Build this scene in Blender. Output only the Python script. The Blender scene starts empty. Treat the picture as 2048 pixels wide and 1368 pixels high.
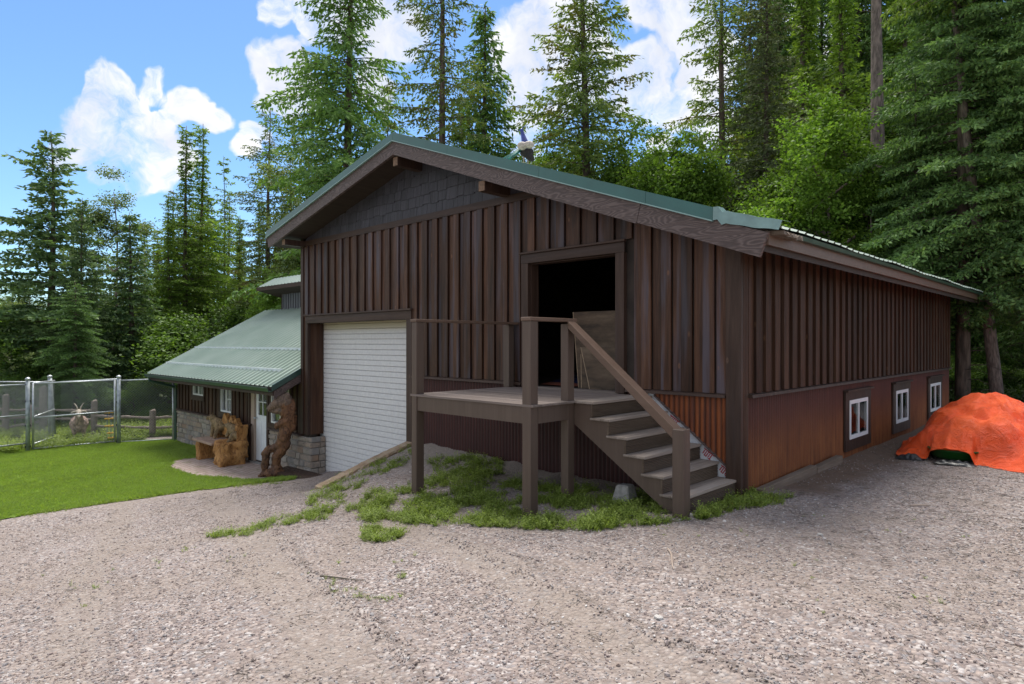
import bpy, bmesh, math, random
import numpy as np
from mathutils import Vector, Matrix, noise as mnoise

random.seed(7); RNG = np.random.default_rng(7)
R = math.radians
scene = bpy.context.scene
COL = scene.collection

# ---------------------------------------------------------------- camera
CAM = (3.1884, -6.9523, 1.7167)
FWD = (-0.69911, 0.71501)
RGT = (0.71501, 0.69911)
cam_data = bpy.data.cameras.new('camera')
cam = bpy.data.objects.new('camera', cam_data); COL.objects.link(cam)
cam.location = CAM
cam.rotation_euler = (R(90), 0, math.atan2(-FWD[0], FWD[1]))
cam_data.sensor_width = 36.0; cam_data.lens = 36.0 * 1275 / 2048
cam_data.clip_start = 0.1; cam_data.clip_end = 1500
scene.camera = cam

# ---------------------------------------------------------------- light
SUN_EL, SUN_AZ = R(63), R(-48)          # azimuth measured from +Y towards +X
sd = Vector((math.sin(SUN_AZ)*math.cos(SUN_EL), math.cos(SUN_AZ)*math.cos(SUN_EL), math.sin(SUN_EL)))
sl = bpy.data.lights.new('sun', 'SUN'); sl.energy = 2.0; sl.angle = R(32); sl.color = (1.0, 0.95, 0.87)
so = bpy.data.objects.new('sun', sl); COL.objects.link(so)
so.rotation_euler = (-sd).to_track_quat('-Z', 'Y').to_euler(); so.location = (0, 0, 60)
SKY_STRENGTH = 0.056
CLOUD_RAD = 6.8
scene.view_settings.view_transform = 'Standard'
scene.view_settings.look = 'None'
scene.view_settings.exposure = 1.6
scene.view_settings.gamma = 1.0
scene.view_settings.use_curve_mapping = False

# ---------------------------------------------------------------- node helpers
class NT:
    def __init__(s, tree): s.t = tree; s.n = tree.nodes; s.l = tree.links
    def new(s, typ, **kw):
        n = s.n.new(typ)
        for k, v in kw.items():
            if k.startswith('_'): setattr(n, k[1:], v)
        return n
    def link(s, a, b): s.l.new(a, b)
    def setin(s, sock, v):
        if isinstance(v, bpy.types.NodeSocket): s.l.new(v, sock)
        elif v is not None: sock.default_value = v
    def math(s, op, a, b=None, c=None, clamp=False):
        n = s.n.new('ShaderNodeMath'); n.operation = op; n.use_clamp = clamp
        s.setin(n.inputs[0], a)
        if b is not None: s.setin(n.inputs[1], b)
        if c is not None: s.setin(n.inputs[2], c)
        return n.outputs[0]
    def vmath(s, op, a, b=None):
        n = s.n.new('ShaderNodeVectorMath'); n.operation = op
        s.setin(n.inputs[0], a)
        if b is not None: s.setin(n.inputs[1], b)
        return n
    def mix(s, f, a, b, mode='MIX'):
        n = s.n.new('ShaderNodeMix'); n.data_type = 'RGBA'; n.blend_type = mode
        s.setin(n.inputs[0], f); s.setin(n.inputs[6], col(a)); s.setin(n.inputs[7], col(b))
        return n.outputs[2]
    def smooth(s, v, a, b, o0=0.0, o1=1.0):
        n = s.n.new('ShaderNodeMapRange'); n.interpolation_type = 'SMOOTHSTEP'
        s.setin(n.inputs[0], v); n.inputs[1].default_value = a; n.inputs[2].default_value = b
        n.inputs[3].default_value = o0; n.inputs[4].default_value = o1
        return n.outputs[0]
    def noise(s, vec, scale, detail=4, rough=0.55, dist=0.0, out=0):
        n = s.n.new('ShaderNodeTexNoise'); s.setin(n.inputs['Vector'], vec)
        n.inputs['Scale'].default_value = scale; n.inputs['Detail'].default_value = detail
        n.inputs['Roughness'].default_value = rough; n.inputs['Distortion'].default_value = dist
        return n.outputs[out]
    def voro(s, vec, scale, feature='F1', rnd=1.0):
        n = s.n.new('ShaderNodeTexVoronoi'); n.feature = feature; s.setin(n.inputs['Vector'], vec)
        n.inputs['Scale'].default_value = scale; n.inputs['Randomness'].default_value = rnd
        return n
    def mapv(s, vec, scale=(1, 1, 1), loc=(0, 0, 0), rot=(0, 0, 0)):
        n = s.n.new('ShaderNodeMapping'); s.setin(n.inputs[0], vec)
        s.setin(n.inputs[1], loc if not isinstance(loc, tuple) else Vector(loc))
        n.inputs[2].default_value = rot; n.inputs[3].default_value = scale
        return n.outputs[0]
    def ramp(s, f, stops):
        n = s.n.new('ShaderNodeValToRGB'); s.setin(n.inputs[0], f)
        e = n.color_ramp.elements
        while len(e) < len(stops): e.new(0.5)
        for i, (p, c) in enumerate(stops): e[i].position = p; e[i].color = col(c)
        return n.outputs[0]
    def bump(s, h, strength=0.3, dist=0.02, nrm=None):
        n = s.n.new('ShaderNodeBump'); s.setin(n.inputs['Height'], h)
        n.inputs['Strength'].default_value = strength; n.inputs['Distance'].default_value = dist
        if nrm is not None: s.l.new(nrm, n.inputs['Normal'])
        return n.outputs[0]

def col(c):
    if isinstance(c, (tuple, list)) and len(c) == 3: return (c[0], c[1], c[2], 1.0)
    return c

def newmat(name):
    m = bpy.data.materials.new(name); m.use_nodes = True
    nt = NT(m.node_tree)
    b = nt.n.get('Principled BSDF')
    return m, nt, b

def objco(nt, jitter=True):
    tc = nt.n.new('ShaderNodeTexCoord')
    if not jitter: return tc.outputs['Object']
    oi = nt.n.new('ShaderNodeObjectInfo')
    off = nt.math('MULTIPLY', oi.outputs['Random'], 37.0)
    cmb = nt.n.new('ShaderNodeCombineXYZ'); nt.link(off, cmb.inputs[0]); nt.link(off, cmb.inputs[1]); nt.link(off, cmb.inputs[2])
    return nt.vmath('ADD', tc.outputs['Object'], cmb.outputs[0]).outputs[0]

def rnd(nt): return nt.n.new('ShaderNodeObjectInfo').outputs['Random']

def simple(name, c, rough=0.6, metal=0.0, var=0.15, scale=6, bump=0.0, bscale=40, spec=0.5, stretch=(1, 1, 1)):
    m, nt, b = newmat(name)
    v = nt.mapv(objco(nt), stretch)
    n = nt.noise(v, scale, 5)
    f = nt.smooth(n, 0.3, 0.7)
    lo = tuple(x * (1 - var) for x in c); hi = tuple(min(1, x * (1 + var)) for x in c)
    nt.link(nt.mix(f, lo, hi), b.inputs['Base Color'])
    b.inputs['Roughness'].default_value = rough; b.inputs['Metallic'].default_value = metal
    b.inputs['Specular IOR Level'].default_value = spec
    if bump > 0:
        nt.link(nt.bump(nt.noise(v, bscale, 4), bump, 0.01), b.inputs['Normal'])
    return m

def wood(name, dark, mid, light, axis='z', rough=0.6, var=0.5, knots=True, bump=0.35, grey=None, greyamt=0.4, spec=0.35):
    m, nt, b = newmat(name)
    co = objco(nt)
    s = {'x': (0.6, 9, 9), 'y': (9, 0.6, 9), 'z': (9, 9, 0.6)}[axis]
    v = nt.mapv(co, s)
    n1 = nt.noise(v, 1.6, 7, 0.62, 0.4)
    n2 = nt.noise(v, 9.0, 4, 0.6)
    c = nt.ramp(n1, [(0.28, dark), (0.5, mid), (0.72, light)])
    c = nt.mix(nt.math('MULTIPLY', n2, 0.45), c, dark)
    if grey is not None:
        g = nt.noise(nt.mapv(co, tuple(x * 0.45 for x in s)), 1.7, 3)
        c = nt.mix(nt.math('MULTIPLY', nt.smooth(g, 0.48, 0.68), greyamt), c, grey)
    if knots:
        ks = {'x': (0.45, 1, 1), 'y': (1, 0.45, 1), 'z': (1, 1, 0.45)}[axis]
        kv = nt.voro(nt.mapv(co, ks), 4.5)
        k = nt.smooth(kv.outputs['Distance'], 0.03, 0.10, 1.0, 0.0)
        c = nt.mix(nt.math('MULTIPLY', k, 0.6), c, tuple(min(1, x * 1.7) for x in light))
        k2 = nt.smooth(kv.outputs['Distance'], 0.0, 0.035, 1.0, 0.0)
        c = nt.mix(k2, c, dark)
    r = rnd(nt)
    br = nt.math('MULTIPLY_ADD', r, var, 1 - var / 2)
    c = nt.mix(1.0, c, nt_grey(nt, br), 'MULTIPLY')
    nt.link(c, b.inputs['Base Color'])
    b.inputs['Roughness'].default_value = rough
    b.inputs['Specular IOR Level'].default_value = spec
    nt.link(nt.math('MULTIPLY_ADD', n2, 0.25, rough - 0.12), b.inputs['Roughness'])
    nt.link(nt.bump(nt.math('ADD', n1, nt.math('MULTIPLY', n2, 0.5)), bump, 0.008), b.inputs['Normal'])
    return m

def nt_grey(nt, v):
    c = nt.n.new('ShaderNodeCombineColor')
    for i in range(3): nt.link(v, c.inputs[i])
    return c.outputs[0]

# ---------------------------------------------------------------- world
def dir_of(px, py):
    s = (px - 1024) / 1275; t = -(py - 684) / 1275
    return Vector((FWD[0] + s * RGT[0], FWD[1] + s * RGT[1], t)).normalized()

world = bpy.data.worlds.new('World'); scene.world = world; world.use_nodes = True
def build_world():
    nt = NT(world.node_tree); nt.n.clear()
    out = nt.n.new('ShaderNodeOutputWorld'); bg = nt.n.new('ShaderNodeBackground')
    sky = nt.n.new('ShaderNodeTexSky'); sky.sky_type = 'NISHITA'; sky.sun_disc = False
    sky.sun_elevation = SUN_EL; sky.sun_rotation = SUN_AZ
    sky.altitude = 900; sky.air_density = 1.1; sky.dust_density = 0.4; sky.ozone_density = 4.5
    tc = nt.n.new('ShaderNodeTexCoord'); d = nt.vmath('NORMALIZE', tc.outputs['Generated']).outputs[0]
    blobs = [(210, 165, 60), (170, 165, 34), (235, 215, 75), (270, 265, 85), (205, 290, 95), (300, 300, 90), (250, 345, 70), (330, 330, 60),
             (320, 160, 38), (390, 205, 40), (430, 235, 36), (500, 262, 30), (480, 300, 30), (345, 230, 30),
             (555, 120, 62), (575, 170, 62), (545, 185, 50), (640, 60, 50), (720, 60, 75), (800, 90, 70), (640, 10, 60), (560, 5, 40), (730, 190, 55),
             (1040, 90, 90), (1120, 60, 100), (1100, 180, 85), (1230, 150, 80), (1280, 130, 50), (1040, 230, 60), (1060, 290, 50), (1290, 190, 50),
             (1350, 20, 75), (1300, 8, 50), (1400, 80, 70), (1370, 190, 70), (1440, 120, 60), (1330, 290, 40), (1450, 250, 60), (1640, 60, 110), (1580, 260, 60),
             (1950, 240, 80)]
    warp = nt.noise(d, 7.0, 4, 0.6, 0, out=1)
    wv = nt.vmath('MULTIPLY_ADD', warp, (0.12, 0.12, 0.12)); 
    nt.setin(wv.inputs[2], nt.vmath('ADD', d, (-0.06, -0.06, -0.06)).outputs[0])
    dw = nt.vmath('NORMALIZE', wv.outputs[0]).outputs[0]
    field = None
    for (x, y, r) in blobs:
        v = dir_of(x, y); ca = math.cos(math.atan(r * 1.0 / 1275 / (1 + ((x - 1024) / 1275) ** 2) ** 0.5))
        dp = nt.vmath('DOT_PRODUCT', dw, tuple(v)).outputs['Value']
        f = nt.math('DIVIDE', nt.math('SUBTRACT', dp, ca), 1 - ca)
        f = nt.math('MAXIMUM', f, 0.0)
        field = f if field is None else nt.math('ADD', field, f)
    field = nt.math('MINIMUM', nt.math('MULTIPLY', field, 1.35), 0.86)
    # broken cumulus outside the view, its coverage raised to add fill light
    big = nt.noise(nt.mapv(d, (1, 1, 1.8)), 2.6, 3, 0.5)
    fr = nt.vmath('DOT_PRODUCT', d, tuple(dir_of(1000, 300))).outputs['Value']
    outside = nt.smooth(fr, 0.70, 0.80, 1.0, 0.0)
    of = nt.math('MULTIPLY', nt.smooth(big, 0.34, 0.50), outside)
    field = nt.math('MAXIMUM', field, of)
    n = nt.noise(dw, 11.0, 10, 0.66)
    val = nt.math('ADD', field, nt.math('MULTIPLY', nt.math('SUBTRACT', n, 0.5), 2.4))
    mask = nt.smooth(val, 0.30, 1.05)
    up = nt.smooth(nt.vmath('DOT_PRODUCT', d, (0, 0, 1)).outputs['Value'], 0.0, 0.06)
    mask = nt.math('MULTIPLY', mask, up)
    shade = nt.noise(dw, 7.0, 6, 0.6)
    cc = nt.mix(nt.smooth(shade, 0.35, 0.65), (0.70 * CLOUD_RAD, 0.74 * CLOUD_RAD, 0.84 * CLOUD_RAD), (1.0 * CLOUD_RAD, 0.99 * CLOUD_RAD, 0.985 * CLOUD_RAD))
    blue = nt.mix(1.0, sky.outputs[0], (0.86, 1.0, 1.08), 'MULTIPLY')
    c = nt.mix(mask, blue, cc)
    nt.link(c, bg.inputs[0]); bg.inputs[1].default_value = SKY_STRENGTH
    nt.link(bg.outputs[0], out.inputs[0])
build_world()

# ---------------------------------------------------------------- object helpers
def tag(o, label=None, cat=None, group=None, kind=None):
    if label: o['label'] = label
    if cat: o['category'] = cat
    if group: o['group'] = group
    if kind: o['kind'] = kind
    return o

def thing(name, label, cat, loc=(0, 0, 0), rotz=0.0, group=None):
    o = bpy.data.objects.new(name, None); COL.objects.link(o)
    o.location = loc; o.rotation_euler = (0, 0, rotz); o.empty_display_size = 0.2
    return tag(o, label, cat, group)

class MB:
    """collects vertices and faces of one mesh"""
    def __init__(s): s.v = []; s.f = []
    def add(s, vs, fs):
        k = len(s.v); s.v += [tuple(p) for p in vs]; s.f += [tuple(i + k for i in f) for f in fs]; return s
    def box(s, x0, x1, y0, y1, z0, z1):
        return s.add([(x0, y0, z0), (x1, y0, z0), (x1, y1, z0), (x0, y1, z0), (x0, y0, z1), (x1, y0, z1), (x1, y1, z1), (x0, y1, z1)],
                     [(0, 3, 2, 1), (4, 5, 6, 7), (0, 1, 5, 4), (1, 2, 6, 5), (2, 3, 7, 6), (3, 0, 4, 7)])
    def hexa(s, p):
        return s.add(p, [(0, 3, 2, 1), (4, 5, 6, 7), (0, 1, 5, 4), (1, 2, 6, 5), (2, 3, 7, 6), (3, 0, 4, 7)])
    def prism(s, poly, a, b):
        """poly: list of 3D points (one end), extruded by vector a->b offset"""
        n = len(poly); d = Vector(b) - Vector(a)
        vs = [tuple(Vector(p)) for p in poly] + [tuple(Vector(p) + d) for p in poly]
        fs = [tuple(range(n - 1, -1, -1)), tuple(range(n, 2 * n))] + [(i, (i + 1) % n, n + (i + 1) % n, n + i) for i in range(n)]
        return s.add(vs, fs)
    def tube(s, pts, rad, n=8, cap=True):
        pts = [Vector(p) for p in pts]
        if not isinstance(rad, (list, tuple)): rad = [rad] * len(pts)
        rings = []; base = len(s.v)
        for i, p in enumerate(pts):
            t = (pts[min(i + 1, len(pts) - 1)] - pts[max(i - 1, 0)]).normalized()
            a = t.cross(Vector((0, 0, 1)));
            if a.length < 0.05: a = t.cross(Vector((1, 0, 0)))
            a.normalize(); b = t.cross(a)
            for k in range(n):
                an = 2 * math.pi * k / n
                s.v.append(tuple(p + (a * math.cos(an) + b * math.sin(an)) * rad[i]))
        for i in range(len(pts) - 1):
            for k in range(n):
                k2 = (k + 1) % n
                s.f.append((base + i * n + k, base + i * n + k2, base + (i + 1) * n + k2, base + (i + 1) * n + k))
        if cap:
            s.f.append(tuple(base + k for k in range(n - 1, -1, -1)))
            s.f.append(tuple(base + (len(pts) - 1) * n + k for k in range(n)))
        return s
    def mesh(s, name, mat, smooth=False):
        me = bpy.data.meshes.new(name); me.from_pydata(s.v, [], s.f); me.update()
        if mat: me.materials.append(mat)
        if smooth: me.polygons.foreach_set('use_smooth', [True] * len(me.polygons))
        return me
    def build(s, name, mat, parent=None, smooth=False, bevel=0.0):
        me = s.mesh(name, mat, smooth)
        o = bpy.data.objects.new(name, me); COL.objects.link(o)
        if parent: o.parent = parent
        if bevel > 0:
            bm = bmesh.new(); bm.from_mesh(me); bmesh.ops.recalc_face_normals(bm, faces=bm.faces)
            bmesh.ops.bevel(bm, geom=[e for e in bm.edges if e.calc_face_angle(0) > 0.5], offset=bevel, segments=1, affect='EDGES', profile=0.5)
            bm.to_mesh(me); bm.free()
        else:
            bm = bmesh.new(); bm.from_mesh(me); bmesh.ops.recalc_face_normals(bm, faces=bm.faces); bm.to_mesh(me); bm.free()
        return o

def npmesh(name, v, quads, mat, smooth=False):
    me = bpy.data.meshes.new(name)
    v = np.asarray(v, dtype=np.float32); q = np.asarray(quads, dtype=np.int32); k = q.shape[1]
    me.vertices.add(len(v)); me.vertices.foreach_set('co', v.ravel())
    me.loops.add(q.size); me.loops.foreach_set('vertex_index', q.ravel())
    me.polygons.add(len(q)); me.polygons.foreach_set('loop_start', np.arange(0, q.size, k, dtype=np.int32))
    me.polygons.foreach_set('loop_total', np.full(len(q), k, dtype=np.int32))
    if smooth: me.polygons.foreach_set('use_smooth', np.ones(len(q), dtype=bool))
    me.update(calc_edges=True)
    if mat: me.materials.append(mat)
    return me

def link_mesh(name, me, parent=None, loc=(0, 0, 0)):
    o = bpy.data.objects.new(name, me); COL.objects.link(o); o.location = loc
    if parent: o.parent = parent
    return o

def local(pts, o): return [tuple(Vector(p) - Vector(o)) for p in pts]

# ---------------------------------------------------------------- materials
M = {}
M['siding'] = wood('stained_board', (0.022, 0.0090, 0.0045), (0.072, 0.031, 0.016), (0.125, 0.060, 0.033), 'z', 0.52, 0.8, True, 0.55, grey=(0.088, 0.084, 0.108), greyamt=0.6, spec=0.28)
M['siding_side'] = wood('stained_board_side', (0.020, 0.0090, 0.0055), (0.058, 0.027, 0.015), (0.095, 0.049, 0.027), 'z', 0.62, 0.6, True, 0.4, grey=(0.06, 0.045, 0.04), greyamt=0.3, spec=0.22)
M['trim'] = wood('dark_trim_wood', (0.030, 0.017, 0.012), (0.060, 0.036, 0.027), (0.088, 0.055, 0.041), 'x', 0.55, 0.25, True, 0.35, grey=(0.10, 0.09, 0.10), greyamt=0.12, spec=0.25)
M['trim_v'] = wood('dark_trim_wood_upright', (0.030, 0.017, 0.012), (0.056, 0.033, 0.024), (0.082, 0.050, 0.037), 'z', 0.55, 0.25, True, 0.35, grey=(0.10, 0.09, 0.10), greyamt=0.12, spec=0.25)
M['post'] = wood('brown_painted_post', (0.086, 0.059, 0.045), (0.102, 0.071, 0.055), (0.122, 0.087, 0.068), 'z', 0.5, 0.1, False, 0.12)
M['rail'] = wood('brown_painted_rail', (0.115, 0.072, 0.050), (0.138, 0.088, 0.063), (0.165, 0.108, 0.080), 'x', 0.5, 0.1, False, 0.15)
M['deck'] = wood('grey_brown_decking', (0.14, 0.110, 0.095), (0.21, 0.170, 0.150), (0.29, 0.245, 0.220), 'x', 0.75, 0.35, False, 0.25, spec=0.25)
M['tread'] = wood('weathered_tread', (0.19, 0.152, 0.125), (0.29, 0.24, 0.205), (0.40, 0.345, 0.30), 'y', 0.75, 0.3, False, 0.3, spec=0.25)
M['riser'] = wood('weathered_riser', (0.075, 0.053, 0.037), (0.110, 0.080, 0.058), (0.155, 0.118, 0.088), 'y', 0.7, 0.3, False, 0.3, spec=0.25)
M['beam_end'] = simple('cut_beam_end', (0.16, 0.095, 0.055), 0.7, var=0.3, scale=30)
M['soffit'] = wood('soffit_boards', (0.030, 0.020, 0.015), (0.045, 0.030, 0.023), (0.06, 0.042, 0.033), 'y', 0.7, 0.2, False, 0.2)
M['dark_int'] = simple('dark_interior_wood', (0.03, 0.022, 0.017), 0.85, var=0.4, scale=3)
M['vinyl'] = simple('white_vinyl', (0.74, 0.75, 0.76), 0.4, var=0.04)
M['door_white'] = simple('white_door_paint', (0.72, 0.76, 0.80), 0.42, var=0.04)
M['frame_tan'] = wood('pale_frame_wood', (0.30, 0.23, 0.18), (0.38, 0.30, 0.245), (0.46, 0.38, 0.31), 'z', 0.7, 0.1, False, 0.1)
M['galv'] = simple('galvanised_steel', (0.45, 0.48, 0.50), 0.42, 0.6, var=0.2, scale=12)
M['wire'] = simple('dull_wire', (0.30, 0.32, 0.33), 0.6, 0.2, var=0.2, scale=12)
M['galv_dark'] = simple('galvanised_post', (0.30, 0.335, 0.35), 0.5, 0.5, var=0.25, scale=9)
M['green_trim'] = simple('green_metal_trim', (0.020, 0.098, 0.085), 0.38, 0.0, var=0.12, scale=2, bump=0.08, bscale=5, spec=0.6)
M['green_dark'] = simple('dark_green_gutter', (0.028, 0.065, 0.052), 0.35, 0.0, var=0.15, spec=0.6)
M['oldrail'] = wood('weathered_split_rail', (0.16, 0.125, 0.105), (0.26, 0.21, 0.18), (0.36, 0.30, 0.26), 'x', 0.9, 0.3, False, 0.5)
M['timber'] = wood('weathered_timber', (0.10, 0.075, 0.055), (0.17, 0.13, 0.10), (0.25, 0.20, 0.16), 'y', 0.9, 0.2, False, 0.5)
M['yellow'] = simple('yellow_plastic', (0.75, 0.42, 0.03), 0.4, var=0.1)
M['concrete'] = simple('grey_concrete', (0.27, 0.26, 0.245), 0.9, var=0.2, scale=20, bump=0.3)
M['black_plastic'] = simple('black_plastic_sheet', (0.025, 0.027, 0.03), 0.35, var=0.3, scale=8)
M['dark_green_plastic'] = simple('dark_green_plastic', (0.012, 0.075, 0.012), 0.35, var=0.1)
M['rubber'] = simple('black_hinge', (0.02, 0.02, 0.022), 0.6, var=0.1)

def roof_metal():
    m, nt, b = newmat('green_roof_metal')
    co = objco(nt, False)
    n = nt.noise(co, 0.9, 5); n2 = nt.noise(nt.mapv(co, (4, 0.5, 0.5)), 6, 5, 0.7)
    c = nt.mix(nt.smooth(n, 0.35, 0.65), (0.285, 0.365, 0.300), (0.355, 0.430, 0.365))
    c = nt.mix(nt.math('MULTIPLY', nt.smooth(n2, 0.5, 0.75), 0.35), c, (0.43, 0.47, 0.43))
    nt.link(c, b.inputs['Base Color']); b.inputs['Roughness'].default_value = 0.38
    b.inputs['Specular IOR Level'].default_value = 0.65
    nt.link(nt.math('MULTIPLY_ADD', n2, 0.25, 0.28), b.inputs['Roughness'])
    return m
M['roof'] = roof_metal()

def garage_mat():
    m, nt, b = newmat('off_white_steel_slat')
    tc = nt.n.new('ShaderNodeTexCoord'); co = tc.outputs['Object']
    n = nt.noise(nt.mapv(co, (6, 6, 6)), 3, 6, 0.6)
    streak = nt.noise(nt.mapv(co, (14, 1, 0.6)), 1.5, 5, 0.6)
    sep = nt.n.new('ShaderNodeSeparateXYZ'); nt.link(co, sep.inputs[0])
    c = nt.mix(nt.smooth(n, 0.3, 0.7), (0.60, 0.60, 0.61), (0.68, 0.675, 0.67))
    c = nt.mix(nt.math('MULTIPLY', nt.smooth(streak, 0.52, 0.75), 0.25), c, (0.48, 0.46, 0.42))
    c = nt.mix(nt.smooth(sep.outputs[2], 1.9, 2.05), c, (0.50, 0.45, 0.33))
    nt.link(c, b.inputs['Base Color']); b.inputs['Roughness'].default_value = 0.5
    return m
M['garage'] = garage_mat()

def shingle_mat():
    m, nt, b = newmat('dark_cedar_shingle')
    co = objco(nt)
    n = nt.noise(nt.mapv(co, (16, 1, 0.7)), 2.2, 6, 0.65)
    g = nt.noise(nt.mapv(co, (60, 1, 1)), 1.0, 3, 0.6)
    c = nt.ramp(n, [(0.3, (0.022, 0.020, 0.025)), (0.52, (0.042, 0.040, 0.050)), (0.75, (0.078, 0.076, 0.092))])
    br = nt.math('MULTIPLY_ADD', rnd(nt), 0.35, 0.82)
    c = nt.mix(1.0, c, nt_grey(nt, br), 'MULTIPLY')
    nt.link(c, b.inputs['Base Color']); b.inputs['Roughness'].default_value = 0.6
    nt.link(nt.bump(nt.math('ADD', n, nt.smooth(g, 0.45, 0.5)), 0.5, 0.006), b.inputs['Normal'])
    return m
M['shingle'] = shingle_mat()

def rake_mat():
    m, nt, b = newmat('rough_grained_fascia')
    tc = nt.n.new('ShaderNodeTexCoord')
    co = nt.mapv(tc.outputs['Object'], (1.0, 1.0, 4.5))
    w = nt.noise(co, 1.15, 2, 0.5, 0.0)
    rings = nt.math('SINE', nt.math('MULTIPLY', w, 150.0))
    fine = nt.noise(nt.mapv(tc.outputs['Object'], (3, 3, 30)), 6, 5, 0.6)
    f = nt.math('ADD', nt.math('MULTIPLY', rings, 0.32), nt.math('MULTIPLY', fine, 0.7))
    c = nt.ramp(f, [(0.0, (0.060, 0.040, 0.036)), (0.4, (0.092, 0.064, 0.058)), (0.8, (0.145, 0.107, 0.098))])
    nt.link(c, b.inputs['Base Color']); b.inputs['Roughness'].default_value = 0.6
    nt.link(nt.bump(f, 0.5, 0.006), b.inputs['Normal'])
    return m
M['rake'] = rake_mat()

def rust_mat(name, stops, zlo=None, zhi=None, top=None, across='x', var=0.3):
    m, nt, b = newmat(name)
    tc = nt.n.new('ShaderNodeTexCoord'); co = tc.outputs['Object']
    s = (7, 7, 0.55)
    n = nt.noise(nt.mapv(co, s), 1.6, 7, 0.65)
    blot = nt.noise(co, 1.9, 6, 0.65)
    sxyz = nt.n.new('ShaderNodeSeparateXYZ'); nt.link(co, sxyz.inputs[0])
    dirt_or_shade = nt.smooth(nt.math('SINE', nt.math('MULTIPLY', sxyz.outputs[1 if 'two_tone' in name else 0], 2 * math.pi / 0.068)), -0.9, 0.1, 0.62, 0.0)  # valley shade painted into the colour along the corrugation grooves
    spk = nt.noise(co, 45, 3, 0.6)
    f = nt.math('ADD', nt.math('MULTIPLY', n, 0.7), nt.math('MULTIPLY', blot, 0.3))
    c = nt.ramp(f, stops)
    if top is not None:
        sep = nt.n.new('ShaderNodeSeparateXYZ'); nt.link(co, sep.inputs[0])
        z = nt.math('ADD', sep.outputs[2], nt.math('MULTIPLY', nt.math('SUBTRACT', n, 0.5), 0.7))
        t = nt.smooth(z, zlo, zhi)
        ct = nt.ramp(f, top)
        c = nt.mix(t, c, ct)
    c = nt.mix(nt.math('MULTIPLY', nt.smooth(spk, 0.62, 0.75), 0.4), c, (0.03, 0.012, 0.008))
    c = nt.mix(dirt_or_shade, c, (0.022, 0.010, 0.008))
    nt.link(c, b.inputs['Base Color']); b.inputs['Roughness'].default_value = 0.62
    b.inputs['Specular IOR Level'].default_value = 0.35
    nt.link(nt.bump(spk, 0.15, 0.003), b.inputs['Normal'])
    return m
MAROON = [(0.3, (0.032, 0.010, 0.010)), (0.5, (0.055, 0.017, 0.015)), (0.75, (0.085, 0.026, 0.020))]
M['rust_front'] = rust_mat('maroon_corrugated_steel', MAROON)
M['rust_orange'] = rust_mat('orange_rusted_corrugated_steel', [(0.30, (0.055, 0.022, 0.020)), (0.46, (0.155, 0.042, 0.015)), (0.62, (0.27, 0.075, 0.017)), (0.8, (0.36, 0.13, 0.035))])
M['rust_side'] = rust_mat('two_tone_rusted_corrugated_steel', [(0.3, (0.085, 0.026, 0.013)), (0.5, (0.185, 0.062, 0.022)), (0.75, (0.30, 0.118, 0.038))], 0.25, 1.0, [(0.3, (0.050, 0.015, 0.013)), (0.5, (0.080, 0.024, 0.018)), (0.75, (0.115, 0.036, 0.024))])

def stone_mat():
    m, nt, b = newmat('tan_grey_stone')
    co = objco(nt); r = rnd(nt)
    base = nt.ramp(r, [(0.0, (0.27, 0.21, 0.165)), (0.25, (0.34, 0.285, 0.235)), (0.5, (0.235, 0.225, 0.215)), (0.75, (0.38, 0.33, 0.275)), (1.0, (0.30, 0.20, 0.135))])
    n = nt.noise(co, 9, 7, 0.65); n2 = nt.noise(nt.mapv(co, (1, 1, 3)), 28, 5, 0.7)
    c = nt.mix(nt.math('MULTIPLY', nt.smooth(n, 0.35, 0.7), 0.6), base, (0.17, 0.155, 0.14))
    c = nt.mix(nt.math('MULTIPLY', nt.smooth(n2, 0.55, 0.75), 0.5), c, (0.44, 0.38, 0.31))
    nt.link(c, b.inputs['Base Color']); b.inputs['Roughness'].default_value = 0.9
    nt.link(nt.bump(nt.math('ADD', n, nt.math('MULTIPLY', n2, 0.5)), 0.8, 0.02), b.inputs['Normal'])
    return m
M['stone'] = stone_mat()
M['mortar'] = simple('grey_mortar', (0.23, 0.21, 0.19), 0.95, var=0.2, scale=20)
def curb_mat():
    m, nt, b = newmat('split_tan_slab')
    co = objco(nt)
    n = nt.noise(co, 5, 7, 0.65); n2 = nt.noise(nt.mapv(co, (1, 1, 6)), 12, 6, 0.7)
    c = nt.ramp(n, [(0.3, (0.24, 0.15, 0.085)), (0.5, (0.35, 0.255, 0.165)), (0.7, (0.42, 0.35, 0.27))])
    c = nt.mix(nt.smooth(n2, 0.55, 0.7), c, (0.18, 0.135, 0.10))
    nt.link(c, b.inputs['Base Color']); b.inputs['Roughness'].default_value = 0.85
    nt.link(nt.bump(n2, 0.8, 0.02), b.inputs['Normal'])
    return m
M['slab'] = curb_mat()

def glass_mat():
    m, nt, b = newmat('window_glass')
    b.inputs['Base Color'].default_value = (0.9, 0.95, 0.95, 1)
    b.inputs['Roughness'].default_value = 0.02; b.inputs['IOR'].default_value = 1.5
    b.inputs['Transmission Weight'].default_value = 1.0
    return m
M['glass'] = glass_mat()
M['curtain'] = simple('pale_curtain', (0.10, 0.115, 0.14), 0.9, var=0.4, scale=2, stretch=(14, 1, 0.5))

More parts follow.
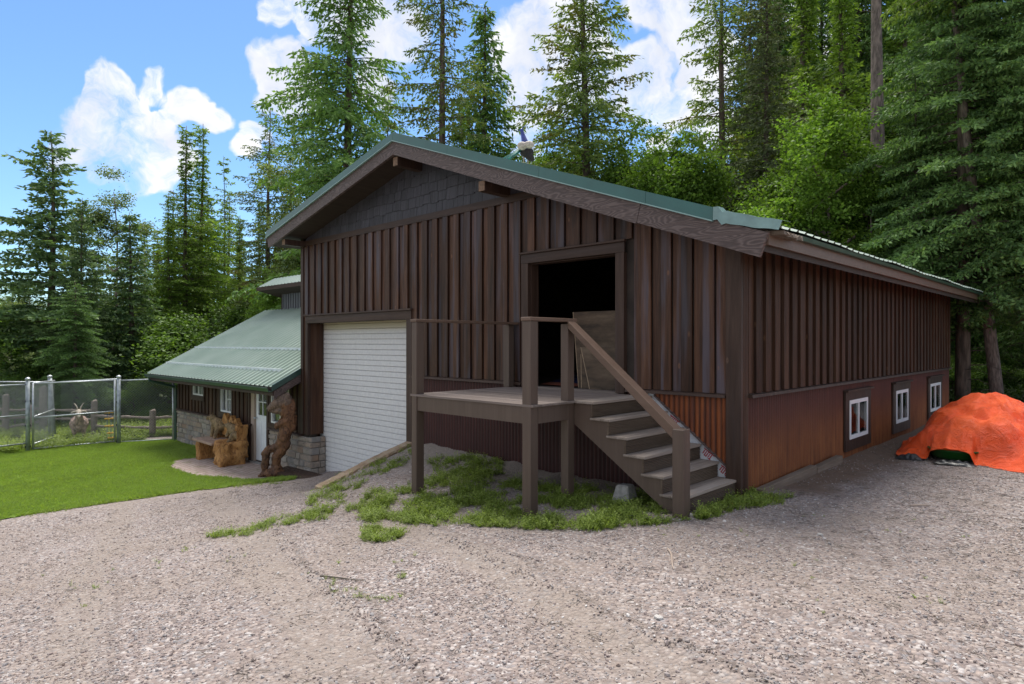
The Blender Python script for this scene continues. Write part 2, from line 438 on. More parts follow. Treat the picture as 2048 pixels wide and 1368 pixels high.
def carved(name, stops, scale=2.2):
    m, nt, b = newmat(name)
    co = objco(nt, False)
    n = nt.noise(co, scale, 4, 0.6, 0.6)
    g = nt.noise(nt.mapv(co, (9, 9, 2.2), rot=(0.5, 0.5, 0)), 1.6, 6, 0.7, 0.8)
    rid = nt.math('ABSOLUTE', nt.math('SUBTRACT', nt.noise(nt.mapv(co, (5, 5, 2.2), rot=(-0.4, 0.6, 0.3)), 2.2, 3, 0.5, 0.5), 0.5))
    f = nt.math('ADD', nt.math('MULTIPLY', n, 0.6), nt.math('MULTIPLY', g, 0.4))
    c = nt.ramp(f, stops)
    c = nt.mix(nt.smooth(rid, 0.0, 0.05, 0.75, 0.0), c, stops[0][1])
    nt.link(c, b.inputs['Base Color']); b.inputs['Roughness'].default_value = 0.65; b.inputs['Specular IOR Level'].default_value = 0.3
    nt.link(nt.bump(nt.math('ADD', g, nt.math('MULTIPLY', rid, 4.0)), 0.7, 0.02), b.inputs['Normal'])
    return m
M['bear'] = carved('dark_stained_carved_wood', [(0.25, (0.040, 0.022, 0.016)), (0.42, (0.115, 0.060, 0.036)), (0.58, (0.20, 0.095, 0.045)), (0.75, (0.30, 0.155, 0.075))])
M['bear_head'] = carved('grey_stained_carved_wood', [(0.25, (0.055, 0.042, 0.036)), (0.5, (0.165, 0.115, 0.088)), (0.75, (0.30, 0.185, 0.115))])
M['bench'] = carved('golden_carved_wood', [(0.25, (0.15, 0.060, 0.020)), (0.42, (0.34, 0.160, 0.048)), (0.58, (0.47, 0.245, 0.085)), (0.75, (0.56, 0.34, 0.15))])
M['bench_seat'] = carved('greyed_seat_plank', [(0.25, (0.24, 0.16, 0.115)), (0.5, (0.38, 0.27, 0.21)), (0.75, (0.48, 0.37, 0.30))])
M['bench_bear'] = carved('tan_carved_animal', [(0.25, (0.060, 0.038, 0.020)), (0.45, (0.19, 0.13, 0.065)), (0.6, (0.33, 0.23, 0.12)), (0.78, (0.47, 0.35, 0.20))], 5)

def tarp_mat():
    m, nt, b = newmat('orange_woven_tarp')
    co = objco(nt, False)
    n = nt.noise(co, 1.6, 6, 0.6); cr = nt.noise(co, 5, 7, 0.7, 1.2)
    c = nt.mix(nt.smooth(n, 0.35, 0.65), (0.82, 0.080, 0.007), (0.94, 0.118, 0.012))
    c = nt.mix(nt.math('MULTIPLY', nt.smooth(cr, 0.55, 0.62), 0.3), c, (0.52, 0.045, 0.008))
    nt.link(c, b.inputs['Base Color']); b.inputs['Roughness'].default_value = 0.42
    b.inputs['Specular IOR Level'].default_value = 0.45
    rid = nt.math('ABSOLUTE', nt.math('SUBTRACT', cr, 0.5))
    nt.link(nt.bump(nt.math('ADD', rid, nt.math('MULTIPLY', n, 0.4)), 0.9, 0.10), b.inputs['Normal'])
    return m
M['tarp'] = tarp_mat()

def plywood():
    m, nt, b = newmat('worn_plywood')
    co = objco(nt)
    n = nt.noise(nt.mapv(co, (1, 1, 3)), 2.5, 6, 0.6)
    c = nt.ramp(n, [(0.3, (0.035, 0.022, 0.012)), (0.5, (0.09, 0.058, 0.034)), (0.7, (0.15, 0.105, 0.066))])
    nt.link(c, b.inputs['Base Color']); b.inputs['Roughness'].default_value = 0.75
    return m
M['ply'] = plywood()
M['ply_edge'] = simple('plywood_edge', (0.30, 0.21, 0.13), 0.7, var=0.2, scale=20)

def wrap_mat(): return simple('white_house_wrap', (0.62, 0.63, 0.66), 0.5, var=0.1, scale=9, bump=0.2, bscale=15)
M['wrap'] = wrap_mat()
M['red_print'] = simple('red_print', (0.42, 0.022, 0.035), 0.5, var=0.1)

# ground materials
def gravel_color(nt, co):
    v1 = nt.voro(co, 38.0); v2 = nt.voro(co, 85.0); v3 = nt.voro(co, 16.0)
    big = nt.noise(co, 0.28, 5, 0.6); med = nt.noise(co, 1.1, 6, 0.62); fine = nt.noise(co, 30, 4, 0.7)
    sx = nt.n.new('ShaderNodeSeparateColor'); nt.link(v1.outputs['Color'], sx.inputs[0])
    peb = nt.ramp(sx.outputs[0], [(0.0, (0.155, 0.128, 0.122)), (0.2, (0.245, 0.200, 0.188)), (0.42, (0.315, 0.258, 0.236)), (0.6, (0.245, 0.235, 0.245)), (0.8, (0.360, 0.295, 0.262)), (1.0, (0.46, 0.43, 0.42))])
    s2 = nt.n.new('ShaderNodeSeparateColor'); nt.link(v2.outputs['Color'], s2.inputs[0])
    sand = nt.mix(s2.outputs[1], (0.215, 0.175, 0.150), (0.315, 0.262, 0.230))
    c = nt.mix(nt.smooth(med, 0.42, 0.78, 0.0, 0.8), peb, sand)
    c = nt.mix(nt.math('MULTIPLY', nt.smooth(big, 0.40, 0.66), 0.35), c, nt.mix(s2.outputs[0], (0.225, 0.182, 0.152), (0.30, 0.247, 0.212)))
    c = nt.mix(nt.smooth(v1.outputs['Distance'], 0.35, 0.75, 0, 0.35), c, (0.13, 0.10, 0.085))
    h = nt.math('ADD', nt.math('MULTIPLY', v1.outputs['Distance'], -0.8), nt.math('ADD', nt.math('MULTIPLY', fine, 0.5), nt.math('MULTIPLY', v3.outputs['Distance'], -0.25)))
    return c, h, med, big

def ground_mat():
    m, nt, b = newmat('gravel_ground')
    tc = nt.n.new('ShaderNodeTexCoord'); co = tc.outputs['Object']
    c, h, med, big = gravel_color(nt, co)
    sep = nt.n.new('ShaderNodeSeparateXYZ'); nt.link(co, sep.inputs[0])
    X, Y = sep.outputs[0], sep.outputs[1]
    wob = nt.noise(co, 0.9, 4, 0.6)
    # packed wheel tracks with a thin dark rut beside each
    tn = nt.math('MULTIPLY', nt.math('SUBTRACT', nt.noise(co, 0.3, 2, 0.5), 0.5), 0.7)
    base = nt.math('ADD', nt.math('ADD', nt.math('MULTIPLY', X, 0.30), Y), tn)
    fine_ = nt.noise(co, 25, 4, 0.7)
    for cc_, wd in ((3.55, 0.30), (5.1, 0.34), (6.6, 0.25)):
        dd = nt.math('ABSOLUTE', nt.math('ADD', base, cc_))
        c = nt.mix(nt.math('MULTIPLY', nt.smooth(dd, wd * .4, wd * 1.2, 1.0, 0.0), 0.45), c, nt.mix(fine_, (0.20, 0.165, 0.14), (0.31, 0.262, 0.225)))
        d2 = nt.math('ABSOLUTE', nt.math('ADD', base, cc_ - wd * 1.05))
        c = nt.mix(nt.math('MULTIPLY', nt.smooth(d2, 0.0, 0.06, 1.0, 0.0), nt.math('MULTIPLY', nt.smooth(X, -5.0, -2.0), nt.smooth(fine_, 0.35, 0.6, 0.0, 0.5))), c, (0.10, 0.082, 0.068))
    # bare dirt banked along the side wall
    dx = nt.math('ADD', X, nt.math('MULTIPLY', nt.math('SUBTRACT', wob, 0.5), 1.6))
    dirt_or_shade = nt.math('MULTIPLY', nt.smooth(dx, 0.45, 1.0, 1.0, 0.0), nt.smooth(Y, 0.2, 1.0))
    dcol = nt.mix(nt.noise(co, 12, 6, 0.7), (0.095, 0.058, 0.038), (0.21, 0.150, 0.110))
    c = nt.mix(nt.math('MULTIPLY', dirt_or_shade, 0.9), c, dcol)
    # pale dusty soil under the deck
    dy = nt.math('ADD', Y, nt.math('MULTIPLY', nt.math('SUBTRACT', wob, 0.5), 1.4))
    soil = nt.math('MULTIPLY', nt.math('MULTIPLY', nt.smooth(dy, -1.5, -0.7), nt.smooth(X, 0.1, -0.3)), nt.smooth(X, -6.3, -5.9))
    scol = nt.mix(nt.noise(co, 16, 6, 0.75), (0.17, 0.145, 0.12), (0.36, 0.31, 0.265))
    c = nt.mix(nt.math('MULTIPLY', soil, 0.9), c, scol)
    # forest floor and pasture beyond the yard
    far = nt.math('MAXIMUM', nt.smooth(nt.math('ADD', Y, nt.math('MULTIPLY', wob, 1.5)), 12.0, 14.0), nt.smooth(nt.math('ADD', X, nt.math('MULTIPLY', wob, 1.0)), -19.2, -20.0))
    fcol = nt.mix(nt.noise(co, 3, 6, 0.7), (0.030, 0.045, 0.014), (0.075, 0.085, 0.030))
    c = nt.mix(far, c, fcol)
    nt.link(c, b.inputs['Base Color']); b.inputs['Roughness'].default_value = 0.95
    b.inputs['Specular IOR Level'].default_value = 0.2
    nt.link(nt.bump(h, 0.9, 0.02), b.inputs['Normal'])
    return m
M['ground'] = ground_mat()

def lawn_mat():
    m, nt, b = newmat('mown_lawn')
    tc = nt.n.new('ShaderNodeTexCoord'); co = tc.outputs['Object']
    n = nt.noise(co, 0.7, 5, 0.6); f = nt.noise(co, 30, 5, 0.7)
    c = nt.mix(nt.smooth(n, 0.35, 0.65), (0.15, 0.26, 0.03), (0.26, 0.34, 0.065))
    c = nt.mix(nt.math('MULTIPLY', f, 0.5), c, (0.06, 0.13, 0.012))
    nt.link(c, b.inputs['Base Color']); b.inputs['Roughness'].default_value = 0.9
    b.inputs['Specular IOR Level'].default_value = 0.15
    nt.link(nt.bump(f, 0.8, 0.03), b.inputs['Normal'])
    return m
M['lawn'] = lawn_mat()

def patio_mat():
    m, nt, b = newmat('pinkish_pavers')
    tc = nt.n.new('ShaderNodeTexCoord'); co = tc.outputs['Object']
    bt = nt.n.new('ShaderNodeTexBrick'); nt.link(co, bt.inputs['Vector'])
    bt.inputs['Scale'].default_value = 1.0; bt.inputs['Brick Width'].default_value = 0.21; bt.inputs['Row Height'].default_value = 0.105
    bt.inputs['Mortar Size'].default_value = 0.008; bt.inputs['Mortar Smooth'].default_value = 0.3
    bt.inputs['Color1'].default_value = (0.33, 0.235, 0.205, 1); bt.inputs['Color2'].default_value = (0.42, 0.325, 0.285, 1); bt.inputs['Mortar'].default_value = (0.15, 0.13, 0.08, 1)
    n = nt.noise(co, 14, 6, 0.7)
    c = nt.mix(nt.math('MULTIPLY', nt.smooth(n, 0.4, 0.7), 0.5), bt.outputs['Color'], (0.43, 0.37, 0.33))
    w = nt.noise(co, 2.4, 5, 0.65)
    g = nt.math('MULTIPLY', nt.smooth(w, 0.52, 0.66), nt.smooth(n, 0.42, 0.6))
    c = nt.mix(g, c, (0.10, 0.13, 0.03))
    nt.link(c, b.inputs['Base Color']); b.inputs['Roughness'].default_value = 0.9
    nt.link(nt.bump(nt.math('ADD', bt.outputs['Fac'], nt.math('MULTIPLY', n, -0.7)), 0.6, -0.01), b.inputs['Normal'])
    return m
M['patio'] = patio_mat()

def pebble_mat():
    m, nt, b = newmat('loose_pebbles')
    r = rnd(nt); co = objco(nt)
    c = nt.ramp(r, [(0.0, (0.22, 0.178, 0.168)), (0.15, (0.27, 0.215, 0.20)), (0.35, (0.34, 0.285, 0.262)), (0.5, (0.30, 0.288, 0.290)), (0.65, (0.38, 0.32, 0.285)), (0.82, (0.32, 0.245, 0.205)), (0.93, (0.50, 0.46, 0.44)), (1.0, (0.60, 0.58, 0.56))])
    n = nt.noise(co, 60, 3)
    c = nt.mix(nt.math('MULTIPLY', n, 0.3), c, (0.15, 0.12, 0.11))
    nt.link(c, b.inputs['Base Color']); b.inputs['Roughness'].default_value = 0.85
    b.inputs['Specular IOR Level'].default_value = 0.25
    return m
M['pebble'] = pebble_mat()

def leaf_mat(name, dark, mid, light, trans=0.35, scale=0.9, accent=None, rough=0.6):
    m = bpy.data.materials.new(name); m.use_nodes = True; nt = NT(m.node_tree); nt.n.clear()
    out = nt.n.new('ShaderNodeOutputMaterial')
    tc = nt.n.new('ShaderNodeTexCoord'); geo = nt.n.new('ShaderNodeNewGeometry')
    n = nt.noise(tc.outputs['Object'], scale, 4, 0.6)
    f = nt.math('ADD', nt.math('MULTIPLY', n, 0.55), nt.math('MULTIPLY', geo.outputs['Random Per Island'], 0.45))
    c = nt.ramp(f, [(0.25, dark), (0.5, mid), (0.78, light)])
    oi = nt.n.new('ShaderNodeObjectInfo')
    c = nt.mix(1.0, c, nt_grey(nt, nt.math('MULTIPLY_ADD', oi.outputs['Random'], 0.35, 0.83)), 'MULTIPLY')
    if accent is not None:
        a = nt.noise(nt.vmath('ADD', tc.outputs['Object'], (9, 3, 5)).outputs[0], 0.6, 2)
        c = nt.mix(nt.math('MULTIPLY', nt.smooth(a, 0.55, 0.68), 0.8), c, accent)
    p = nt.n.new('ShaderNodeBsdfPrincipled'); nt.link(c, p.inputs['Base Color']); p.inputs['Roughness'].default_value = rough
    p.inputs['Specular IOR Level'].default_value = 0.3
    t = nt.n.new('ShaderNodeBsdfTranslucent'); nt.link(nt.mix(1.0, c, (1.25, 1.3, 0.6), 'MULTIPLY'), t.inputs[0])
    mx = nt.n.new('ShaderNodeMixShader'); mx.inputs[0].default_value = trans
    nt.link(p.outputs[0], mx.inputs[1]); nt.link(t.outputs[0], mx.inputs[2]); nt.link(mx.outputs[0], out.inputs[0])
    return m
M['fir'] = leaf_mat('fir_needles', (0.056, 0.110, 0.038), (0.126, 0.223, 0.073), (0.234, 0.382, 0.114), 0.3)
M['spruce'] = leaf_mat('spruce_needles', (0.054, 0.104, 0.044), (0.130, 0.214, 0.089), (0.254, 0.355, 0.149), 0.28)
M['larch'] = leaf_mat('larch_needles', (0.087, 0.143, 0.028), (0.175, 0.277, 0.047), (0.287, 0.405, 0.076), 0.4)
M['yfir'] = leaf_mat('yellowing_fir_needles', (0.070, 0.116, 0.036), (0.149, 0.220, 0.060), (0.250, 0.312, 0.079), 0.35, accent=(0.15, 0.125, 0.025))
M['cedar'] = leaf_mat('cedar_sprays', (0.060, 0.127, 0.035), (0.134, 0.239, 0.062), (0.224, 0.353, 0.096), 0.3)
M['brownfir'] = leaf_mat('dull_fir_needles', (0.057, 0.077, 0.037), (0.117, 0.145, 0.067), (0.182, 0.213, 0.092), 0.25)
M['birch'] = leaf_mat('fresh_green_leaves', (0.064, 0.124, 0.017), (0.120, 0.217, 0.032), (0.198, 0.307, 0.055), 0.45)
M['aspen'] = leaf_mat('grey_green_leaves', (0.089, 0.131, 0.045), (0.168, 0.229, 0.086), (0.300, 0.360, 0.174), 0.4)
M['shrub'] = leaf_mat('shrub_leaves', (0.048, 0.101, 0.021), (0.109, 0.191, 0.038), (0.196, 0.312, 0.062), 0.35)
M['weed'] = leaf_mat('bright_weed_leaves', (0.135, 0.190, 0.032), (0.215, 0.290, 0.055), (0.330, 0.400, 0.115), 0.4)
M['grass'] = leaf_mat('lawn_grass_blades', (0.125, 0.225, 0.026), (0.205, 0.335, 0.046), (0.300, 0.430, 0.085), 0.35, scale=0.9, accent=(0.31, 0.36, 0.10))
M['bark'] = simple('grey_brown_bark', (0.115, 0.085, 0.068), 0.95, var=0.5, scale=4, bump=0.9, bscale=14, stretch=(3, 3, 0.6))
M['bark_light'] = simple('pale_scaly_bark', (0.20, 0.155, 0.135), 0.95, var=0.45, scale=5, bump=1.0, bscale=12, stretch=(3, 3, 0.8))
M['dead'] = simple('dead_twigs', (0.13, 0.11, 0.09), 0.95, var=0.3)

# ---------------------------------------------------------------- terrain
CTRL = np.array([
 (0,0,-.02),(-1.25,0,-.13),(-2.84,-.05,-.16),(-4.3,0,-.06),(-5.75,0,-.06),(-6.1,-.9,-.36),(-6.1,-1.9,-.64),
 (-3.45,-1.96,-.24),(-1.42,-1.96,-.18),(-1.42,-1.3,-.06),(.05,-1.3,.0),(-.6,-.7,-.04),(0,3,-.05),(0,6,-.05),(0,11,0),
 (-7.3,-1.6,-.84),(-8.5,-1.8,-1.0),(-9.7,-.5,-1.2),(-10,.3,-1.25),(-9.6,-3.2,-1.12),(-9.5,-5.4,-1.05),(-12,0,-1.29),(-18,0,-1.39),
 (-14,-4,-1.32),(-20,-4,-1.42),(-20,0,-1.43),(-25,0,-1.5),(-40,0,-1.8),(-40,30,-1.5),(-20,20,-1.3),(-10,20,-.8),(0,20,-.1),(10,10,.1),
 (15,0,.1),(10,25,.2),(20,40,.5),(2,-4,.02),(3.2,-7,.0),(0,-4,-.1),(-2,-5,-.3),(-4.4,-3.3,-.46),(-4,-6,-.6),(-6.5,-4,-.85),(-7,-7,-.9),
 (-10,-10,-1.1),(-3,-10,-.5),(5,-12,0),(10,-5,.1),(2,3,.0),(4,6,.05),(-60,-60,-2.5),(60,-60,.3),(60,60,.5),(-60,60,-2),(-5,8,-.3),(0.6,1.2,-.02),(1.2,0,0)], dtype=float)
def _fit():
    P = CTRL[:, :2]; d = np.linalg.norm(P[:, None] - P[None], axis=2)
    n = len(P); A = np.zeros((n + 3, n + 3)); A[:n, :n] = d - np.eye(n) * 0.05
    A[:n, n] = 1; A[:n, n + 1:] = P; A[n, :n] = 1; A[n + 1:, :n] = P.T
    return np.linalg.solve(A, np.concatenate([CTRL[:, 2], [0, 0, 0]]))
_W = _fit()
def sstep(v, a, b):
    t = np.clip((v - a) / (b - a), 0, 1); return t * t * (3 - 2 * t)
def terrain_np(x, y):
    x = np.asarray(x, float); y = np.asarray(y, float)
    xc = np.clip(x, -60, 60); yc = np.clip(y, -60, 60)
    z = np.full(x.shape, _W[len(CTRL)]) + _W[len(CTRL) + 1] * xc + _W[len(CTRL) + 2] * yc
    for i, (px, py, _) in enumerate(CTRL): z = z + _W[i] * np.sqrt((xc - px) ** 2 + (yc - py) ** 2)
    pit = sstep(-x, 6.14, 6.2) * np.clip(1 - (-6.2 - x) / 3.4, 0, 1) * sstep(y, -2.1, -0.3) * (1 - sstep(y, 12, 13))
    zt = z * (1 - pit) + (-1.26) * pit
    return np.where(y > -2.2, np.minimum(z, zt), z)
def terrain(x, y): return float(terrain_np(np.array([x]), np.array([y]))[0])
def relief(x, y):
    z = 0.03 * mnoise.noise(Vector((x * 0.6, y * 0.6, 0))) + 0.012 * mnoise.noise(Vector((x * 2.1, y * 2.1, 3)))
    # shallow tyre ruts crossing the yard
    for (a, b, c, w, dpt) in ((0.30, 1.0, 3.6, 0.16, 0.022), (0.30, 1.0, 5.0, 0.16, 0.022), (0.1, 1.0, 2.9, 0.10, 0.018)):
        dd = (a * x + b * y + c) + 0.25 * mnoise.noise(Vector((x * 0.3, y * 0.3, 9)))
        z -= dpt * math.exp(-(dd / w) ** 2) - dpt * 0.8 * math.exp(-((dd - 0.2) / 0.09) ** 2)
    if x < -6.2 and y > -2.2: z *= 0.3
    if -6.0 < x < 0 and -1.2 < y < 0.2: z += 0.05 * mnoise.noise(Vector((x * 3, y * 3, 5))) * (1 if x < -.3 else 0)
    return z
def ground_z(x, y): return terrain(x, y) + relief(x, y)

def grow(start, step, n, k=1.22):
    out = []; v = start
    for i in range(n): step *= k; v += step; out.append(v)
    return out
def build_ground():
    fx = list(np.arange(-22, -6.25, 0.14)) + [-6.2, -6.14] + list(np.arange(-6.05, 7, 0.10))
    fy = list(np.arange(-9, 9, 0.11))
    xs = [-v for v in grow(22, 0.14, 32)][::-1] + fx + grow(7, 0.1, 34)
    ys = [-v for v in grow(9, 0.11, 34)][::-1] + fy + grow(9, 0.11, 36)
    xs = np.array(xs); ys = np.array(ys)
    X, Y = np.meshgrid(xs, ys, indexing='ij')
    Z = terrain_np(X, Y)
    for i in range(len(xs)):
        if abs(xs[i]) > 24: continue
        for j in range(len(ys)):
            if abs(ys[j]) > 12: continue
            Z[i, j] += relief(xs[i], ys[j])
    ny = len(ys); idx = np.arange(len(xs) * ny).reshape(len(xs), ny)
    q = np.stack([idx[:-1, :-1], idx[1:, :-1], idx[1:, 1:], idx[:-1, 1:]], -1).reshape(-1, 4)
    me = npmesh('ground', np.stack([X, Y, Z], -1).reshape(-1, 3), q, M['ground'], True)
    tag(link_mesh('ground', me), kind='structure')
build_ground()

def inpoly(x, y, poly):
    c = False; n = len(poly); j = n - 1
    for i in range(n):
        xi, yi = poly[i]; xj, yj = poly[j]
        if (yi > y) != (yj > y) and x < (xj - xi) * (y - yi) / (yj - yi) + xi: c = not c
        j = i
    return c
PATIO = [(-9.9, 0), (-9.95, -.62), (-10.5, -1.2), (-11.4, -1.6), (-12.6, -1.78), (-13.6, -1.72), (-14.4, -1.35), (-14.6, -.7), (-14.9, -.02), (-14.9, 0.02), (-9.9, 0.02)]
LAWN = [(-9.1, -9), (-9.35, -7), (-9.5, -5.4), (-9.65, -3.8), (-9.72, -2.6), (-9.5, -1.2), (-9.3, -.62), (-9.75, -.42), (-9.95, -.62), (-10.5, -1.2), (-11.4, -1.6), (-12.6, -1.78),
        (-13.6, -1.72), (-14.4, -1.35), (-14.6, -.7), (-14.9, .02), (-18.25, .02), (-18.6, .02), (-20.1, -1.4), (-20.3, -3.6), (-20.4, -9)]
def sheet(name, poly, mat, lift, step=0.09, label=None, wob=0.10):
    xs = [p[0] for p in poly]; ys = [p[1] for p in poly]
    V = {}; v = []; f = []
    def vid(i, j):
        if (i, j) not in V:
            x = i * step; y = j * step
            V[(i, j)] = len(v); v.append((x, y, ground_z(x, y) + lift))
        return V[(i, j)]
    for i in range(int(min(xs) / step) - 1, int(max(xs) / step) + 1):
        for j in range(int(min(ys) / step) - 1, int(max(ys) / step) + 1):
            x = (i + .5) * step; y = (j + .5) * step
            w = wob * mnoise.noise(Vector((x * 3, y * 3, 0)))
            if inpoly(x + w, y + w, poly):
                f.append((vid(i, j), vid(i + 1, j), vid(i + 1, j + 1), vid(i, j + 1)))
    me = bpy.data.meshes.new(name); me.from_pydata(v, [], f); me.materials.append(mat)
    me.polygons.foreach_set('use_smooth', [True] * len(f))
    return tag(link_mesh(name, me), kind='structure')
sheet('patio', PATIO, M['patio'], 0.020)
sheet('lawn', LAWN, M['lawn'], 0.014, 0.12)

# ---------------------------------------------------------------- pixels to places (unprojection used for positions only)
def ray(px, py):
    s = (px - 1024) / 1275
    return (FWD[0] + s * RGT[0], FWD[1] + s * RGT[1], -(py - 684) / 1275)
def at_depth(px, d):
    r = ray(px, 684); return (CAM[0] + d * r[0], CAM[1] + d * r[1])
def on_ground(px, py):
    r = ray(px, py); t = (CAM[2]) / max(1e-3, -r[2])
    for _ in range(12):
        x = CAM[0] + t * r[0]; y = CAM[1] + t * r[1]
        t = t * 0.4 + 0.6 * (CAM[2] - terrain(x, y)) / max(1e-3, -r[2])
    return (CAM[0] + t * r[0], CAM[1] + t * r[1])
#PART2

# ================================================================ BARN
BL, BD = -10.14, 11.15                   # left end of the gable wall, depth of the barn
RX, RZ = -5.845, 5.242                   # ridge
def zroof(x): return RZ - (0.228 * (RX - x) if x < RX else 0.367 * (x - RX))
barn = thing('barn', 'large dark brown board-and-batten barn with green metal roof and rusty corrugated base', 'barn', (0, 0, 0))
GAR = (-9.83, -6.21, -1.26, 2.13); DOOR = (-3.22, -1.655, 1.055, 2.88)

# backing walls with real openings
mb = MB()
def zt(x): return zroof(x) - 0.285
def wall_slab(mb, x0, x1, z0, z1=None):
    a = zt(x0) if z1 is None else z1; b = zt(x1) if z1 is None else z1
    mb.hexa([(x0, 0, z0), (x1, 0, z0), (x1, .14, z0), (x0, .14, z0), (x0, 0, a), (x1, 0, b), (x1, .14, b), (x0, .14, a)])
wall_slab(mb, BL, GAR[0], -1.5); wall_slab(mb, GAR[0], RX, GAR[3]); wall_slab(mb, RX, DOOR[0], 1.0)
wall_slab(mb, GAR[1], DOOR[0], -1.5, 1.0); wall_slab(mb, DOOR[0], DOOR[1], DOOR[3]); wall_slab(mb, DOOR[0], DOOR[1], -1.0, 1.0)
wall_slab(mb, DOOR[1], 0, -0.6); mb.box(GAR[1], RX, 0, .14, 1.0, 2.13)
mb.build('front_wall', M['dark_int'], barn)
SW = [(3.67, 4.53, .25, .79), (6.33, 7.12, .25, .79), (9.06, 9.99, .25, .79)]   # side windows y0,y1,z0,z1
mb = MB()
ys = [0.14] + [v for w in SW for v in w[:2]] + [BD]
for i in range(0, len(ys), 2): mb.box(-.14, 0, ys[i], ys[i + 1], -0.8, zt(0))
for w in SW: mb.box(-.14, 0, w[0], w[1], -0.8, w[2]); mb.box(-.14, 0, w[0], w[1], w[3], zt(0))
mb.build('side_wall', M['dark_int'], barn)
mb = MB(); mb.box(BL, BL + .14, .14, BD, -1.5, zt(BL)); mb.build('rear_side_wall', M['siding_side'], barn)
mb = MB(); mb.hexa([(BL, BD, -1.5), (RX, BD, -1.5), (RX, BD + .14, -1.5), (BL, BD + .14, -1.5), (BL, BD, zt(BL)), (RX, BD, zt(RX)), (RX, BD + .14, zt(RX)), (BL, BD + .14, zt(BL))])
mb.hexa([(RX, BD, -1.5), (0, BD, -1.5), (0, BD + .14, -1.5), (RX, BD + .14, -1.5), (RX, BD, zt(RX)), (0, BD, zt(0)), (0, BD + .14, zt(0)), (RX, BD + .14, zt(RX))])
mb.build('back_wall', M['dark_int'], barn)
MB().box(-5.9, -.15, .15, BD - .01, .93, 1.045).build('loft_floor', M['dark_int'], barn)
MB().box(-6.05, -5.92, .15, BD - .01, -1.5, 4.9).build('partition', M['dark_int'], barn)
MB().box(DOOR[0], DOOR[1], -.02, .16, 1.0, 1.06).build('door_sill', M['deck'], barn)

# vertical boards: wide recessed board + proud board, each an object of its own
def front_boards():
    P = 0.2812; x = BL + .02; k = 0
    while x < -.15:
        w1 = P * (0.46 + random.uniform(-.03, .03))
        for (a, b, o0, o1) in ((x, x + w1 + .015, .002, .022), (x + w1, x + P - 0.017, .023, .052)):
            a2 = max(a, BL); b2 = min(b, -.15); c = (a2 + b2) / 2
            if b2 - a2 < .03: continue
            zb, ztp = 1.125, None
            if GAR[0] - .1 < c < GAR[1] + .16: zb = 2.31
            elif c < GAR[0]: zb = -.33
            segs = []
            top = 3.835 if c < -2.95 else None
            if DOOR[0] - .13 < c < DOOR[1] + .17: zb = 3.045
            segs.append((zb, top))
            for z0, tp in segs:
                ta = tp if tp is not None else zt(a2) + .03; tb = tp if tp is not None else zt(b2) + .03
                if a2 > -2.95 and tp is None: pass
                m = MB(); m.hexa([(a2, -o1, z0), (b2, -o1, z0), (b2, -o0, z0), (a2, -o0, z0), (a2, -o1, ta), (b2, -o1, tb), (b2, -o0, tb), (a2, -o0, ta)])
                m.build('board', M['siding'], barn)
        x += P; k += 1
front_boards()
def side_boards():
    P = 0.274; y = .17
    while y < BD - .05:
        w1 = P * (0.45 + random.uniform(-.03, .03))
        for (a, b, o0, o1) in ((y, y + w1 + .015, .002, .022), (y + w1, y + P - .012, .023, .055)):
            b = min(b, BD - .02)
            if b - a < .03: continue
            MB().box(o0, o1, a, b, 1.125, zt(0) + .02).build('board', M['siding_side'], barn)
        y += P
side_boards()

# trim
def bx(name, mat, *a, bevel=0.0, parent=barn): return MB().box(*a).build(name, M[mat], parent, bevel=bevel)
bx('corner_post', 'trim_v', -.15, .035, -.062, -.001, -.12, zt(0), bevel=.006)
bx('corner_post', 'siding_side', .001, .035, .0, .135, -.12, zt(0) + .02, bevel=.006)
bx('corner_post', 'trim_v', BL - .03, BL + .075, -.06, .02, -.33, zt(BL), bevel=.005)
def band(name, x0, x1, ax='x'):
    m = MB()
    if ax == 'x': m.hexa([(x0, -.085, 1.078), (x1, -.085, 1.078), (x1, -.001, 1.078), (x0, -.001, 1.078), (x0, -.078, 1.112), (x1, -.078, 1.112), (x1, -.001, 1.128), (x0, -.001, 1.128)])
    else: m.hexa([(.001, x0, 1.078), (.085, x0, 1.078), (.085, x1, 1.078), (.001, x1, 1.078), (.001, x0, 1.128), (.078, x0, 1.112), (.078, x1, 1.112), (.001, x1, 1.128)])
    return m.build(name, M['trim'], barn)
band('belly_band', -6.06, DOOR[0] - .14); band('belly_band', DOOR[1] + .15, -.152); band('belly_band', .137, BD, 'y')
MB().hexa([(BL, -.062, 3.835), (-2.62, -.062, 3.835), (-2.62, -.001, 3.835), (BL, -.001, 3.835), (BL, -.055, 3.95), (-2.95, -.055, 3.95), (-2.95, -.001, 3.95), (BL, -.001, 3.95)]).build('skirt_board', M['trim'], barn)
# garage door casing
bx('door_header', 'trim', -9.935, -6.06, -.075, -.049, 2.128, 2.285, bevel=.004)
bx('header_cap', 'trim', -9.96, -6.04, -.105, -.049, 2.286, 2.318, bevel=.004)
bx('door_casing', 'trim_v', -9.935, -9.832, -.07, -.0, -.33, 2.127)
bx('door_casing', 'trim_v', -6.208, -6.06, -.07, -.0, -.9, 2.127)
bx('door_jamb', 'siding_side', -9.86, -9.815, .0, .30, -.33, 2.128)
bx('door_jamb', 'siding_side', -6.225, -6.18, .0, .30, -1.2, 2.128)
